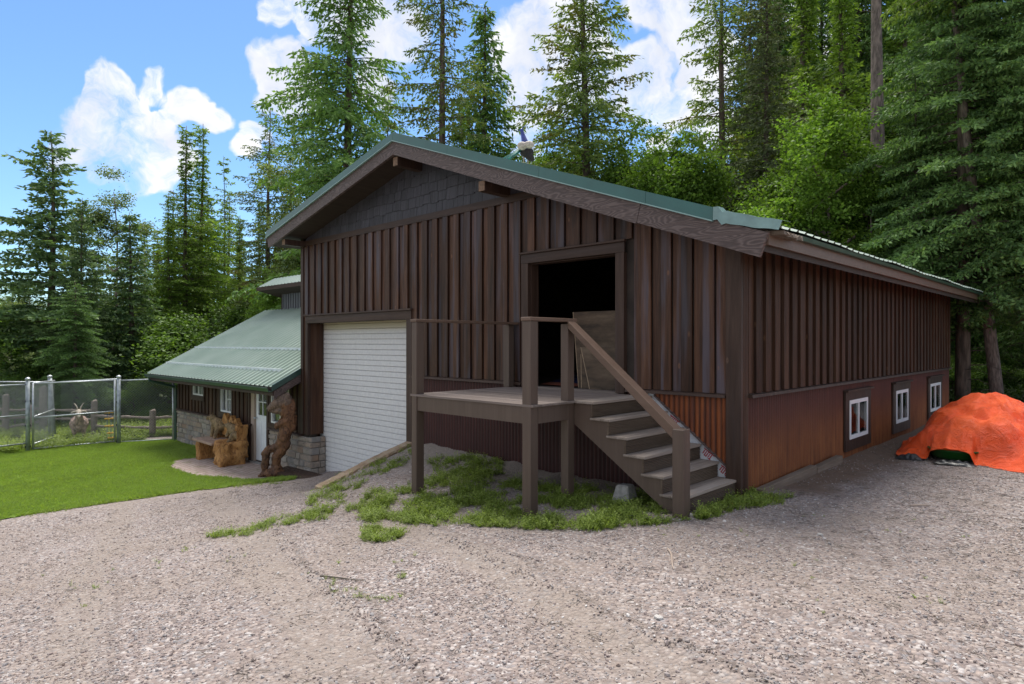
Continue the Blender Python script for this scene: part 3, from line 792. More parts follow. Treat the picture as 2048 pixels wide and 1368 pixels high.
# loft door casing
bx('door_header', 'trim', DOOR[0] - .135, DOOR[1] + .14, -.075, -.049, 2.876, 3.012, bevel=.004)
bx('header_cap', 'trim', DOOR[0] - .155, DOOR[1] + .16, -.105, -.049, 3.013, 3.043, bevel=.004)
bx('door_casing', 'trim_v', DOOR[0] - .13, DOOR[0] + .004, -.07, 0, 1.05, 2.875)
bx('door_casing', 'trim_v', DOOR[1] - .004, DOOR[1] + .13, -.07, 0, 1.05, 2.875)
bx('door_jamb', 'trim_v', DOOR[0] - .02, DOOR[0] + .012, .0, .16, 1.05, 2.875)
bx('door_jamb', 'trim_v', DOOR[1] - .012, DOOR[1] + .02, .0, .16, 1.05, 2.875)
bx('door_jamb', 'trim', DOOR[0] + .012, DOOR[1] - .012, .0, .16, 2.862, 2.9)

# roll-up garage door made of slats
gd = MB(); gd.box(-10.1, -6.0, .34, .36, -1.28, 2.2); gd = gd.build('garage_door', M['garage'], barn)
z = -1.26; n = 0
while z < 2.12:
    h = 0.1085
    m = MB(); m.prism([(-9.99, .326, z + .004), (-9.99, .317, z + .012), (-9.99, .320, z + h - .010), (-9.99, .334, z + h - .002), (-9.99, .338, z + .002)], (0, 0, 0), (3.86, 0, 0))
    m.build('slat', M['garage'], gd); z += h
bx('bottom_seal', 'rubber', -9.99, -6.2, .31, .335, -1.275, -1.26)

# shingles in the gable
def shingles():
    z = 3.955; row = 0; H = .185
    while z < 4.95:
        x = BL + .05 + random.uniform(0, .2)
        while x < -2.6:
            w = random.choice((.17, .21, .25, .29)); zb = z - random.choice((0, .022)); zt2 = z + H + .03
            a, b = x + .003, min(x + w - .003, -2.6)
            ta, tb = min(zt2, zt(a) + .02), min(zt2, zt(b) + .02)
            if min(ta, tb) - z > .03 and len(SH) < 290:
                o = .018
                m = MB(); m.hexa([(a, -.004 - o, zb), (b, -.004 - o, zb), (b, -.001, zb), (a, -.001, zb), (a, -.006, ta), (b, -.006, tb), (b, -.001, tb), (a, -.001, ta)])
                SH.append(m.build('shingle', M['shingle'], barn))
            x += w
        z += H; row += 1
SH = []
shingles()

# rusty corrugated sheets along the base
def corr(mb, u0, u1, z0f, z1, pitch=.068, amp=.009, plane='front', off=.012):
    if plane == 'side': amp = .014; off = .002
    n = max(2, int((u1 - u0) / pitch * 8)); top = []; bot = []
    for i in range(n + 1):
        u = u0 + (u1 - u0) * i / n; o = off + amp * (1 + math.sin(2 * math.pi * u / pitch))
        p = (lambda z: (u, -o, z)) if plane == 'front' else (lambda z: (o, u, z))
        z0 = z0f(u) if callable(z0f) else z0f
        z1v = z1(u) if callable(z1) else z1
        bot.append(p(z0)); top.append(p(z1v))
    mb.add(bot + top, [(i, i + 1, n + 2 + i, n + 1 + i) for i in range(n)]); return mb
x = -6.05
while x < -.16:
    x2 = min(x + .86, -.155)
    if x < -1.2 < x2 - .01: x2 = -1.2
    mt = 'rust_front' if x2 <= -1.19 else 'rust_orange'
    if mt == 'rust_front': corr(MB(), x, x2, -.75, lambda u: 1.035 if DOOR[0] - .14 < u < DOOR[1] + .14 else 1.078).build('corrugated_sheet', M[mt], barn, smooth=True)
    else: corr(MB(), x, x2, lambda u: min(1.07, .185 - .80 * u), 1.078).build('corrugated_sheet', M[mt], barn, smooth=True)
    x = x2
y = .138
while y < BD - .02:
    y2 = min(y + .86, BD)
    zs = []
    m = MB(); p = y
    for w in SW:
        a, b = w[0] - .06, w[1] + .06
        if a < y2 and b > p:
            if a > p: corr(m, p, a, -.6, 1.078, plane='side')
            corr(m, max(a, p), min(b, y2), -.6, w[2] - .06, plane='side'); corr(m, max(a, p), min(b, y2), w[3] + .06, 1.078, plane='side')
            p = min(b, y2)
    if p < y2: corr(m, p, y2, -.6, 1.078, plane='side')
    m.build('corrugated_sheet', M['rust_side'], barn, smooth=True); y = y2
# exposed house wrap under the cut edge of the rusty sheet
MB().add([(-1.26, -.008, 1.07), (-1.26, -.008, -.3), (-.155, -.008, -.3), (-.155, -.008, 1.07)], [(0, 1, 2, 3)]).build('house_wrap', M['wrap'], barn)
m = MB()
LS = .56
for cx, cz in ((-.395, .405), (-.185, .235), (-.845, .76)):
    m = MB()
    for k in range(5):
        a = -.105 + k * .046
        q = [(a, -.06), (a + .022, -.06), (a + .022, .035 + (.0 if k % 2 else .02)), (a, .035)]
        ca, sa = math.cos(.62), math.sin(.62)
        m.add([(cx + LS * (u * ca + v * sa), -.0105, cz + LS * (v * ca - u * sa * .9)) for u, v in q], [(0, 1, 2, 3)])
    for u0, u1, v0, v1 in ((-.13, .15, .045, .068), (-.06, .01, -.075, -.058), (.05, .12, -.075, -.058)):
        m.add([(cx + LS * (u * ca + v * sa), -.0105, cz + LS * (v * ca - u * sa * .9)) for u, v in ((u0, v0), (u1, v0), (u1, v1), (u0, v1))], [(0, 1, 2, 3)])
    m.build('printed_lettering', M['red_print'], barn)
m = MB(); m.prism([(-1.10, -.045, 1.067), (-1.10, -.045, 1.042), (-1.10, -.01, 1.042), (-1.10, -.01, 1.067)], (0, 0, 0), (.945, 0, -.756)); m.build('diagonal_trim', M['rake'], barn)

# side windows
for i, w in enumerate(SW):
    y0, y1, z0, z1 = w
    cas = MB(); yo0, yo1 = y0 - .21, y1 + .21
    c = cas.box(.03, .062, yo0, yo1, z1 + .03, z1 + .165).box(.03, .062, yo0, yo1, z0 - .20, z0 - .03).box(.03, .058, yo0, y0 - .03, z0 - .03, z1 + .03).box(.03, .058, y1 + .03, yo1, z0 - .03, z1 + .03)
    c = c.build('window_casing', M['trim_v'], barn)
    MB().box(.03, .105, yo0 - .03, yo1 + .03, z1 + .166, z1 + .195).build('drip_cap', M['trim_v'], c)
    fr = MB(); t = .028
    fr.box(.02, .068, y0 - .03, y1 + .03, z0 - .03, z0 + t).box(.02, .068, y0 - .03, y1 + .03, z1 - t, z1 + .03)
    fr.box(.02, .068, y0 - .03, y0 + t, z0 + t, z1 - t).box(.02, .068, y1 - t, y1 + .03, z0 + t, z1 - t)
    ym = (y0 + y1) / 2; fr.box(.02, .064, ym - .022, ym + .022, z0 + t, z1 - t)
    f = fr.build('window', M['vinyl'], barn)
    MB().box(.048, .053, y0 + t, ym - .022, z0 + t, z1 - t).build('pane', M['glass'], f)
    MB().box(.056, .061, ym + .022, y1 - t, z0 + t, z1 - t).build('pane', M['glass'], f)
    MB().box(-.0, .02, y0 - .005, y0 + .01, z0, z1).box(.0, .02, y1 - .01, y1 + .005, z0, z1).build('reveal', M['dark_int'], f)
    MB().box(-.14, -.13, y0 - .02, y1 + .02, z0, z1).build('dark_backing', M['dark_int'], f)  # dark sheet added behind the glass to stand for the unlit interior

# roof: ribbed panels, decking, fascias
def rib_panel(w, length, pitch=.23, h=.022, flat=.0):
    """panel in local space: u across 0..w, v along 0..length, n up"""
    us = []; n = int(round(w / pitch))
    for k in range(n):
        b = k * pitch
        us += [(b, 0), (b + pitch * .5 - .035, 0), (b + pitch * .5 - .014, h), (b + pitch * .5 + .014, h), (b + pitch * .5 + .035, 0)]
    us.append((n * pitch, 0)); return us
def build_panel(origin, U, V, w, length, name='roof_panel', parent=None, mat='roof', nrows=1, sag=None, h=.022):
    us = rib_panel(w, length, h=h); U = Vector(U); V = Vector(V); N = U.cross(V).normalized()
    if N.z < 0: N = -N
    v = []; f = []; m = len(us)
    for r in range(nrows + 1):
        for (u, h) in us:
            p = Vector(origin) + U * u + V * (length * r / nrows) + N * h
            if sag: p.z += sag(p)
            v.append(tuple(p))
    for r in range(nrows):
        for i in range(m - 1): f.append((r * m + i, r * m + i + 1, (r + 1) * m + i + 1, (r + 1) * m + i))
    return MB().add(v, f).build(name, M[mat], parent)
Y0, Y1 = -.60, BD + .75
EL, ER = -10.66, .60
def slope_len(x): return math.hypot(x - RX, zroof(x) - RZ)
y = Y0 + .02
sag = lambda p: 0.009 * math.sin(p.y * 1.9) * max(0, (p.x + 1) / 1.6) + 0.005 * math.sin(p.y * 5.1 + 1) * max(0, p.x + .3)
while y < Y1 - .05:
    w = min(.92, max(.23, Y1 - y))
    vr = Vector((ER + .03 - RX, 0, zroof(ER + .03) - RZ)); ln = vr.length
    build_panel((RX, y, RZ + .012), (0, 1, 0), vr.normalized(), w, ln, parent=barn, nrows=6, sag=sag)
    vl = Vector((EL - .03 - RX, 0, zroof(EL - .03) - RZ)); ln = vl.length
    build_panel((RX, y, RZ + .012), (0, 1, 0), vl.normalized(), w, ln, parent=barn)
    y += .92
m = MB()
for xa, xb in ((EL, RX), (RX, ER - .10)):
    m.hexa([(xa, Y0 + .05, zroof(xa) - .28), (xb, Y0 + .05, zroof(xb) - .28), (xb, Y1, zroof(xb) - .28), (xa, Y1, zroof(xa) - .28),
            (xa, Y0 + .05, zroof(xa) - .01), (xb, Y0 + .05, zroof(xb) - .01), (xb, Y1, zroof(xb) - .01), (xa, Y1, zroof(xa) - .01)])
m.build('soffit', M['soffit'], barn)
def rake(xa, xb, top_off, bot_off, y0, y1, name, mat, ca=0.0, cb=0.0):
    za0, za1, zb0, zb1 = zroof(xa) - bot_off, zroof(xa) - top_off, zroof(xb) - bot_off, zroof(xb) - top_off
    return MB().hexa([(xa + ca, y0, za0), (xb + cb, y0, zb0), (xb + cb, y1, zb0), (xa + ca, y1, za0), (xa, y0, za1), (xb, y0, zb1), (xb, y1, zb1), (xa, y1, za1)]).build(name, M[mat], barn)
TR = .095
rake(EL, RX, TR, .325, Y0, Y0 + .05, 'rake_board', 'rake', ca=.05)
rake(RX, -.93, TR, .335, Y0, Y0 + .05, 'rake_board', 'rake', cb=-.06)
MB().hexa([(-.983, Y0 + .001, zroof(-.983) - .345), (.47, Y0 + .001, 2.575), (.47, Y0 + .05, 2.575), (-.983, Y0 + .05, zroof(-.983) - .345),
           (-.922, Y0 + .001, zroof(-.922) - TR), (.56, Y0 + .001, 2.815), (.56, Y0 + .05, 2.815), (-.922, Y0 + .05, zroof(-.922) - TR)]).build('rake_board', M['rake'], barn)
def rake_trim(xa, xb, name='rake_trim', zoff=0.0):
    return MB().hexa([(xa, Y0 - .03, zroof(xa) - TR - .002), (xb, Y0 - .03, zroof(xb) - TR - .002), (xb, Y0 + .03, zroof(xb) - TR - .002), (xa, Y0 + .03, zroof(xa) - TR - .002),
                      (xa, Y0 - .018, zroof(xa) + .045), (xb, Y0 - .018, zroof(xb) + .045), (xb, Y0 + .10, zroof(xb) + .045), (xa, Y0 + .10, zroof(xa) + .045)]).build(name, M['green_trim'], barn)
def hem(xa, xb):
    d = .012
    return MB().hexa([(xa, Y0 - .042, zroof(xa) - TR - .014), (xb, Y0 - .042, zroof(xb) - TR - .014), (xb, Y0 - .004, zroof(xb) - TR - .014), (xa, Y0 - .004, zroof(xa) - TR - .014),
                      (xa, Y0 - .042, zroof(xa) - TR), (xb, Y0 - .042, zroof(xb) - TR), (xb, Y0 - .004, zroof(xb) - TR), (xa, Y0 - .004, zroof(xa) - TR)]).build('trim_hem', M['hem'], barn)
M['hem'] = simple('pale_green_hem', (0.20, 0.33, 0.31), 0.3, var=0.1, spec=0.6)
cuts = [EL - .02, -8.2, RX]; 
for a, b in zip(cuts, cuts[1:]): rake_trim(a, b); hem(a, b)
cuts = [RX, -4.4, -2.5, -.85, -.02]
for a, b in zip(cuts, cuts[1:]): rake_trim(a + .004, b); hem(a + .004, b)
# bent, buckled end of the trim at the low corner
def bent_trim():
    v = []; f = []; xs = np.linspace(-.016, .70, 15)
    for i, x in enumerate(xs):
        t = i / 14; lift = .06 * t * t + .004 * math.sin(t * 17) * (t > .1) + (.02 if i == 1 else 0) - (.03 if i == 2 else 0)
        zb = zroof(x) - TR + lift + .02 * t; out = .015 * math.sin(t * 7) * t
        v += [(x - .02 * t, Y0 - .03 - out, zb), (x + .01 * t, Y0 - .02 - out * .3, zb + .142 - .05 * t), (x + .03 * t, Y0 + .11, zb + .145 - .05 * t)]
    for i in range(14):
        for k in range(2): a = i * 3 + k; f.append((a, a + 1, a + 4, a + 3))
    o = MB().add(v, f).build('rake_trim', M['trim_bent'], barn); o['label'] = 'buckled pale green trim end'
    s = o.modifiers.new('thick', 'SOLIDIFY'); s.thickness = .003
M['trim_bent'] = simple('buckled_pale_trim', (0.17, 0.28, 0.265), 0.35, var=0.25, scale=3, bump=0.3, bscale=6, spec=0.6)
bent_trim()
# broken strip of roof edge showing its layers
m = MB()
for k in range(7):
    y = Y0 + .10 + k * .075; m.hexa([(.50, y, 2.80 + .004 * k), (.68 + .03 * math.sin(k * 2.2), y + .01, 2.795 - .004 * k), (.68 + .02 * math.sin(k * 3), y + .07, 2.795), (.50, y + .07, 2.80),
                                     (.50, y, 2.845), (.67, y + .01, 2.835 - .005 * k), (.67, y + .07, 2.835), (.50, y + .07, 2.85)])
m.build('splintered_roof_edge', M['timber'], barn)
zf = zroof(ER) - .012
MB().hexa([(ER - .09, Y0 + .055, 2.70), (ER - .055, Y0 + .055, 2.70), (ER - .055, Y1, 2.71), (ER - .09, Y1, 2.71), (ER - .09, Y0 + .055, zf - .02), (ER - .055, Y0 + .055, zf - .03), (ER - .055, Y1, zf - .02), (ER - .09, Y1, zf - .01)]).build('eave_fascia', M['rail'], barn)
MB().hexa([(ER - .054, .05, zf - .045), (ER + .0, .05, zf - .045), (ER + .0, Y1, zf - .04), (ER - .054, Y1, zf - .04), (ER - .054, .05, zf + .005), (ER + .015, .05, zf + .0), (ER + .015, Y1, zf + .0), (ER - .054, Y1, zf + .01)]).build('drip_edge', M['green_dark'], barn)
MB().box(EL - .01, EL + .02, Y0 + .055, Y1, zroof(EL) - .20, zroof(EL) - .01).build('eave_fascia', M['rail'], barn)
for (bxx, ytip, hh) in ((-5.88, -.54, .15), (-3.70, -.55, .15), (-10.02, -.53, .12)):
    zt0 = zroof(bxx + .08 if bxx > RX else bxx - .06) - .335
    o = MB().box(bxx - .06, bxx + .07, ytip, .0, zt0 - hh, zt0).build('lookout_beam', M['trim_v'], barn)
    MB().box(bxx - .058, bxx + .068, ytip - .004, ytip, zt0 - hh + .002, zt0 - .002).build('cut_end', M['beam_end'], o)

# ================================================================ ANNEX (low wing with stone base)
AX0, AX1 = -18.1, -10.145
SL = 0.55
def za(y): return 1.146 + SL * y
annex = thing('annex', 'low side wing with ribbed green metal roof, dark boards and stone base', 'outbuilding', (AX1, 0, 0)); AO = (AX1, 0, 0)
class AB(MB):
    def build(s, name, mat, parent=None, **k):
        s.v = [(p[0] - AX1, p[1], p[2]) for p in s.v]; return MB.build(s, name, mat, parent, **k)
ADOOR = (-12.62, -11.86, -1.23, .95)
AW = [(-16.80, -15.98, .16, .90), (-14.72, -14.0, -.18, .90), (-11.66, -10.72, -.22, .88)]
ops = sorted([ADOOR] + AW)
m = AB(); px = AX0
for (a, b, z0, z1) in ops:
    m.box(px, a, .001, .12, -1.7, 1.05); m.box(a, b, .001, .12, -1.7, z0); m.box(a, b, .001, .12, z1, 1.05); px = b
m.box(px, AX1 - .002, .001, .12, -1.7, 1.05); m.build('front_wall', M['dark_int'], annex)
AB().hexa([(AX0, .121, -1.7), (AX0 + .12, .121, -1.7), (AX0 + .12, 5.6, -1.7), (AX0, 5.6, -1.7), (AX0, .121, 1.05), (AX0 + .12, .121, 1.05), (AX0 + .12, 2.9, 2.6), (AX0, 2.9, 2.6)]).build('end_wall', M['siding_side'], annex)
AB().box(AX0, AX1 - .01, 5.6, 5.72, -1.7, 2.6).build('back_wall', M['siding_side'], annex)
def aboards():
    P = .262; x = AX0 + .12
    while x < AX1 - .03:
        w1 = P * .45
        for (a, b, o0, o1) in ((x, x + w1 + .012, .0, .02), (x + w1, x + P - .012, .021, .045)):
            b = min(b, AX1 - .002)
            if b - a < .03: continue
            spans = [(-.36, .98)]
            for (u, v, z0, z1) in ops:
                e = .10
                if u - e < (a + b) / 2 < v + e:
                    ns = []
                    for s0, s1 in spans:
                        if z0 - .14 > s0: ns.append((s0, z0 - .14))
                        if z1 + .05 < s1: ns.append((z1 + .05, s1))
                    spans = ns
            for s0, s1 in spans:
                if s1 - s0 > .04: AB().box(a, b, -o1, -o0, s0, s1).build('board', M['siding_side'], annex)
        x += P
aboards()
AB().box(AX0, AX0 + .11, -.055, -.0, -.36, .98).build('corner_post', M['trim_v'], annex)
# sill band over the stone
px = AX0
for (a, b) in ((AX0 - .02, ADOOR[0] - .1), (ADOOR[1] + .1, AX1)):
    AB().hexa([(a, -.12, -.385), (b, -.12, -.385), (b, -.001, -.385), (a, -.001, -.385), (a, -.11, -.355), (b, -.11, -.355), (b, -.001, -.335), (a, -.001, -.335)]).build('sill_band', M['trim'], annex)
# door
dr = AB().box(ADOOR[0] + .03, ADOOR[1], -.0, .04, ADOOR[2], .93); 
door = AB().box(ADOOR[0] + .03, ADOOR[0] + .16, .0, .04, ADOOR[2], .93).box(ADOOR[1] - .13, ADOOR[1], .0, .04, ADOOR[2], .93).box(ADOOR[0] + .16, ADOOR[1] - .13, .0, .04, ADOOR[2], -.1).box(ADOOR[0] + .16, ADOOR[1] - .13, .0, .04, .88, .93)
door = door.build('door', M['door_white'], annex)
for (x0, x1, z0, z1) in ((ADOOR[0] + .19, -12.27, -1.05, -.25), (-12.20, ADOOR[1] - .16, -1.05, -.25)):
    AB().box(x0, x1, -.008, -.0005, z0, z1).build('door_panel', M['door_white'], door)
AB().box(ADOOR[0] + .16, ADOOR[1] - .13, .018, .024, -.1, .88).build('pane', M['glass'], door)
g = AB(); xa, xb = ADOOR[0] + .16, ADOOR[1] - .13
for k in (1, 2): g.box(xa, xb, .002, .03, -.1 + .98 * k / 3 - .012, -.1 + .98 * k / 3 + .012)
g.box((xa + xb) / 2 - .01, (xa + xb) / 2 + .01, .001, .031, -.1, .88); g.build('glazing_bar', M['door_white'], door)
h = AB(); h.tube([(ADOOR[0] + .09, .0, -.18), (ADOOR[0] + .09, -.06, -.18)], .012, 8); h.tube([(ADOOR[0] + .09, -.055, -.18), (ADOOR[0] + .09, -.085, -.18)], [.03, .028], 10); h.build('door_knob', M['galv'], door, smooth=True)
AB().box(ADOOR[0] - .17, ADOOR[0] + .028, -.05, .06, ADOOR[2] - .03, .95).build('door_frame', M['frame_tan'], annex)
AB().box(ADOOR[1] + .002, ADOOR[1] + .11, -.075, -.0, -1.28, .95).build('door_casing', M['trim_v'], annex)
AB().box(ADOOR[0] - .26, ADOOR[0] - .172, -.085, -.0, -1.28, .95).build('door_casing', M['trim_v'], annex)
AB().box(ADOOR[0] - .15, ADOOR[1] + .05, -.13, .1, ADOOR[2] - .07, ADOOR[2] - .035).build('door_sill', M['concrete'], annex)
AB().box(-13.4, -11.2, .5, .52, -1.4, 1.0).build('interior_wall', M['dark_int'], annex)
def awindow(a, b, z0, z1, grid):
    t = .04; f = AB().box(a, b, -.05, .03, z0, z0 + t).box(a, b, -.05, .03, z1 - t, z1).box(a, a + t, -.05, .03, z0 + t, z1 - t).box(b - t, b, -.05, .03, z0 + t, z1 - t)
    xm = (a + b) / 2; f.box(xm - .022, xm + .022, -.045, .03, z0 + t, z1 - t); f = f.build('window', M['vinyl'], annex)
    AB().box(a + t, xm - .022, .0, .006, z0 + t, z1 - t).build('pane', M['glass'], f)
    AB().box(xm + .022, b - t, -.02, -.014, z0 + t, z1 - t).build('pane', M['glass'], f)
    g = AB(); x0, x1 = xm + .022, b - t
    for k in range(1, grid): z = z0 + (z1 - z0) * k / grid; g.box(x0, x1, -.028, -.021, z - .009, z + .009)
    g.box((x0 + x1) / 2 - .008, (x0 + x1) / 2 + .008, -.029, -.0205, z0 + t, z1 - t); g.build('glazing_bar', M['vinyl'], f)
    AB().box(a, b, .09, .10, z0, z1).build('curtain', M['curtain'], f)
    AB().box(a - .09, b + .09, -.075, -.0, z0 - .15, z0 - .005).build('window_sill', M['trim'], f)
    for s0, s1 in ((a - .09, a - .005), (b + .005, b + .09)): AB().box(s0, s1, -.06, -.0, z0 - .004, .98).build('casing', M['trim_v'], f)
for w, g in zip(AW, (2, 3, 3)): awindow(*w, g)
# stones
def stones():
    rows = [(-1.75, -1.56), (-1.555, -1.40), (-1.39, -1.22), (-1.215, -1.07), (-1.06, -.92), (-.915, -.775), (-.77, -.62), (-.615, -.50), (-.495, -.39)]
    def stone(x0, x1, z0, z1, name='stone', side=False, y0=0, y1=0, parent=annex):
        d = random.uniform(.05, .085); g = .006; j = lambda s=.008: random.uniform(-s, s)
        if not side:
            o = d * .55; i = .014
            v = [(x0 + g, -.001, z0 + g), (x1 - g, -.001, z0 + g), (x1 - g, -.001, z1 - g), (x0 + g, -.001, z1 - g),
                 (x0 + g + j(.003), -o, z0 + g + j(.003)), (x1 - g, -o, z0 + g), (x1 - g + j(.003), -o, z1 - g), (x0 + g, -o, z1 - g + j(.003)),
                 (x0 + g + i + j(), -d, z0 + g + i + j()), (x1 - g - i + j(), -d + j(.01), z0 + g + i + j()), (x1 - g - i + j(), -d + j(.01), z1 - g - i + j()), (x0 + g + i + j(), -d + j(.01), z1 - g - i + j())]
        f = [(0, 1, 5, 4), (1, 2, 6, 5), (2, 3, 7, 6), (3, 0, 4, 7), (4, 5, 9, 8), (5, 6, 10, 9), (6, 7, 11, 10), (7, 4, 8, 11), (8, 9, 10, 11)]
        AB().add(v, f).build(name, M['stone'], parent)
    n = 0
    for (z0, z1) in rows:
        x = AX0 - .02
        while x < GAR[0] + .05:
            w = random.uniform(.17, .42); x1 = min(x + w, GAR[0] + .105)
            if GAR[0] + .105 - x1 < .12: x1 = GAR[0] + .105
            g0, g1 = ADOOR[0] - .26, ADOOR[1] + .11
            gz = ground_z((x + x1) / 2, -.1)
            top = z1
            if x1 <= g0 or x >= g1:
                if z1 > gz - .01: stone(x, x1, z0, top); n += 1
            elif x < g0 and z1 > gz: stone(x, g0, z0, top); x1 = g0 if x1 < g1 else g1
            elif x1 > g1 and z1 > gz: stone(g1, x1, z0, top)
            x = x1
    # return face beside the garage door
    for (z0, z1) in rows[2:]:
        y = 0.0
        for y1 in (random.uniform(.12, .2), .31):
            X = GAR[0] + .10; g = .005; d = random.uniform(.0, .02)
            AB().box(X - .05, X + d, y - .03 + g if y == 0 else y + g, y1 - g, z0 + g, z1 - g).build('stone', M['stone'], annex, bevel=.008); y = y1
stones()
AB().box(AX0, ADOOR[0] - .26, -.035, .0, -1.8, -.39).box(ADOOR[1] + .11, GAR[0] + .06, -.035, .0, -1.8, -.39).build('mortar_bed', M['mortar'], annex)
AB().box(GAR[0] - .02, GAR[0] + .07, -.0, .31, -1.4, -.39).build('mortar_bed', M['mortar'], annex)
# annex roof
EY = -.72
vdir = Vector((0, 1, SL)).normalized(); rl = (2.98 - EY) / vdir.y
def apanel(origin, U, V, w, length, **k):
    return build_panel((origin[0] - AX1, origin[1], origin[2]), U, V, w, length, parent=annex, **k)
x = AX1 - .005
AXL = -18.62
while x > AXL + .1:
    w = min(.92, round((x - AXL) / .23) * .23); apanel((x, EY - .03, za(EY) + .0), (-1, 0, 0), vdir, w, rl + .04, h=.036); x -= w
AB().hexa([(AXL, EY, za(EY) - .14), (AX1 - .002, EY, za(EY) - .14), (AX1 - .002, 5.7, za(2.95) - .4), (AXL, 5.7, za(2.95) - .4), (AXL, EY, za(EY) - .012), (AX1 - .002, EY, za(EY) - .012), (AX1 - .002, 2.95, za(2.95) - .012), (AXL, 2.95, za(2.95) - .012)]).build('soffit', M['soffit'], annex)
AB().hexa([(AX1 + .002, EY - .02, za(EY) - .10), (AX1 + .03, EY - .02, za(EY) - .10), (AX1 + .03, -.08, za(-.08) - .10), (AX1 + .002, -.08, za(-.08) - .10), (AX1 + .002, EY - .02, za(EY) + .03), (AX1 + .03, EY - .02, za(EY) + .03), (AX1 + .03, -.08, za(-.08) + .03), (AX1 + .002, -.08, za(-.08) + .03)]).build('rake_trim', M['green_dark'], annex)
AB().hexa([(AX1 - .01, EY + .03, za(EY) - .27), (AX1 + .022, EY + .03, za(EY) - .27), (AX1 + .022, -.08, za(-.08) - .27), (AX1 - .01, -.08, za(-.08) - .27), (AX1 - .01, EY + .03, za(EY) - .102), (AX1 + .022, EY + .03, za(EY) - .102), (AX1 + .022, -.08, za(-.08) - .102), (AX1 - .01, -.08, za(-.08) - .102)]).build('rake_board', M['rake'], annex)
AB().hexa([(AXL - .02, EY, za(EY) - .12), (AXL + .01, EY, za(EY) - .12), (AXL + .01, 2.95, za(2.95) - .12), (AXL - .02, 2.95, za(2.95) - .12), (AXL - .02, EY, za(EY) + .03), (AXL + .01, EY, za(EY) + .03), (AXL + .01, 2.95, za(2.95) + .03), (AXL - .02, 2.95, za(2.95) + .03)]).build('rake_trim', M['green_dark'], annex)
AB().box(AXL, AX1, EY + .005, EY + .035, za(EY) - .20, za(EY) - .03).build('eave_fascia', M['trim'], annex)
gt = AB(); zg = za(EY) - .015
gt.prism([(AXL - .03, EY + .0, zg - .095), (AXL - .03, EY - .085, zg - .095), (AXL - .03, EY - .115, zg - .02), (AXL - .03, EY - .115, zg), (AXL - .03, EY - .10, zg), (AXL - .03, EY - .10, zg - .02), (AXL - .03, EY - .075, zg - .08), (AXL - .03, EY, zg - .08)], (0, 0, 0), (AX1 - AXL + .02, 0, 0))
gut = gt.build('gutter', M['green_dark'], annex)
ds = AB(); ds.tube([(AXL + .25, EY - .05, zg - .09), (AXL + .25, EY - .05, zg - .2), (AXL + .42, -.1, zg - .42), (AXL + .42, -.075, zg - .55), (AXL + .40, -.075, -1.42)], .042, 8)
ds.build('downspout', M['green_dark'], annex)
M['snow'] = simple('bare_steel_flashing', (0.66, 0.72, 0.76), 0.4, 0.0, var=0.1, spec=0.6)
for (yy, xl, xr) in ((-.235, -18.52, AX1 - .58), (.63, -18.58, AX1 - .01)):
    n = Vector((0, -SL, 1)).normalized()
    p = lambda x, y, h: (x, y + n.y * h, za(y) + n.z * h)
    o = AB().add([p(xl, yy - .0, .024), p(xr, yy - .0, .024), p(xr, yy + .02, .085), p(xl, yy + .02, .085), p(xl, yy + .10, .03), p(xr, yy + .10, .03)], [(0, 1, 2, 3), (3, 2, 5, 4), (0, 3, 4), (1, 5, 2)]).build('snow_guard', M['snow'], annex)
# raised clerestory part
CY = 2.98
M['clere'] = simple('blue_grey_boards', (0.10, 0.105, 0.12), 0.5, var=0.2, scale=3, stretch=(8, 8, 0.5))
AB().box(-17.29, AX1 - .01, CY, CY + 2.6, 2.55, 3.44).build('clerestory_wall', M['clere'], annex)
x = -17.29
while x < -15.0:
    AB().box(x, x + .10, CY - .03, CY - .001, 2.74, 3.42).build('batten', M['clere'], annex); x += .165
AB().box(-17.33, -17.25, CY - .035, CY + .05, 2.70, 3.42).build('corner_trim', M['dark_int'], annex)
v2 = Vector((0, 1, .57)).normalized(); v3 = Vector((0, 1, -.45)).normalized(); x = AX1 - .02
ez = 3.56
while x > -17.6:
    w = min(.92, max(.23, round((x + 18.02) / .23) * .23))
    apanel((x, CY - .55, ez), (-1, 0, 0), v2, w, .655, name='upper_roof_panel'); apanel((x, CY + .02, ez + .325), (-1, 0, 0), v3, w, 3.2, name='upper_roof_panel'); x -= .92
AB().hexa([(-18.0, CY - .53, ez - .12), (AX1 - .01, CY - .53, ez - .12), (AX1 - .01, CY + 2.6, ez - .9), (-18.0, CY + 2.6, ez - .9), (-18.0, CY - .53, ez - .02), (AX1 - .01, CY - .53, ez - .02), (AX1 - .01, CY + .0, ez + .28), (-18.0, CY + .0, ez + .28)]).build('upper_soffit', M['soffit'], annex)
AB().box(-18.02, AX1 - .01, CY - .57, CY - .532, ez - .13, ez - .012).build('upper_fascia', M['trim'], annex)

# ================================================================ DECK AND STAIRS
DZ = 1.045
DX0, DX1, DY = -3.52, -1.40, -1.94
deck = thing('loft_deck', 'raised brown wooden deck with post railings and steps in front of the open loft door', 'deck', (-2.4, -1.0, ground_z(-2.4, -1.0)))
DO = Vector(deck.location)
class DB(MB):
    def build(s, name, mat, parent=None, **k):
        s.v = [(p[0] - DO.x, p[1] - DO.y, p[2] - DO.z) for p in s.v]; return MB.build(s, name, mat, parent, **k)
def notched(w, t, teeth, nd=.010):
    """board cross-section (u across, n up) with grooves underneath"""
    p = [(0, 0), (w, 0)]
    p += [(w, -t)]
    for k in range(teeth):
        a = w - w * k / teeth; b = w - w * (k + 1) / teeth; g = (a - b)
        p += [(a - g * .3, -t), (a - g * .4, -t + nd), (a - g * .8, -t + nd), (a - g * .9, -t)]
    p += [(0, -t)]
    return p
PRF = notched(.138, .026, 8)
y = DY - .02
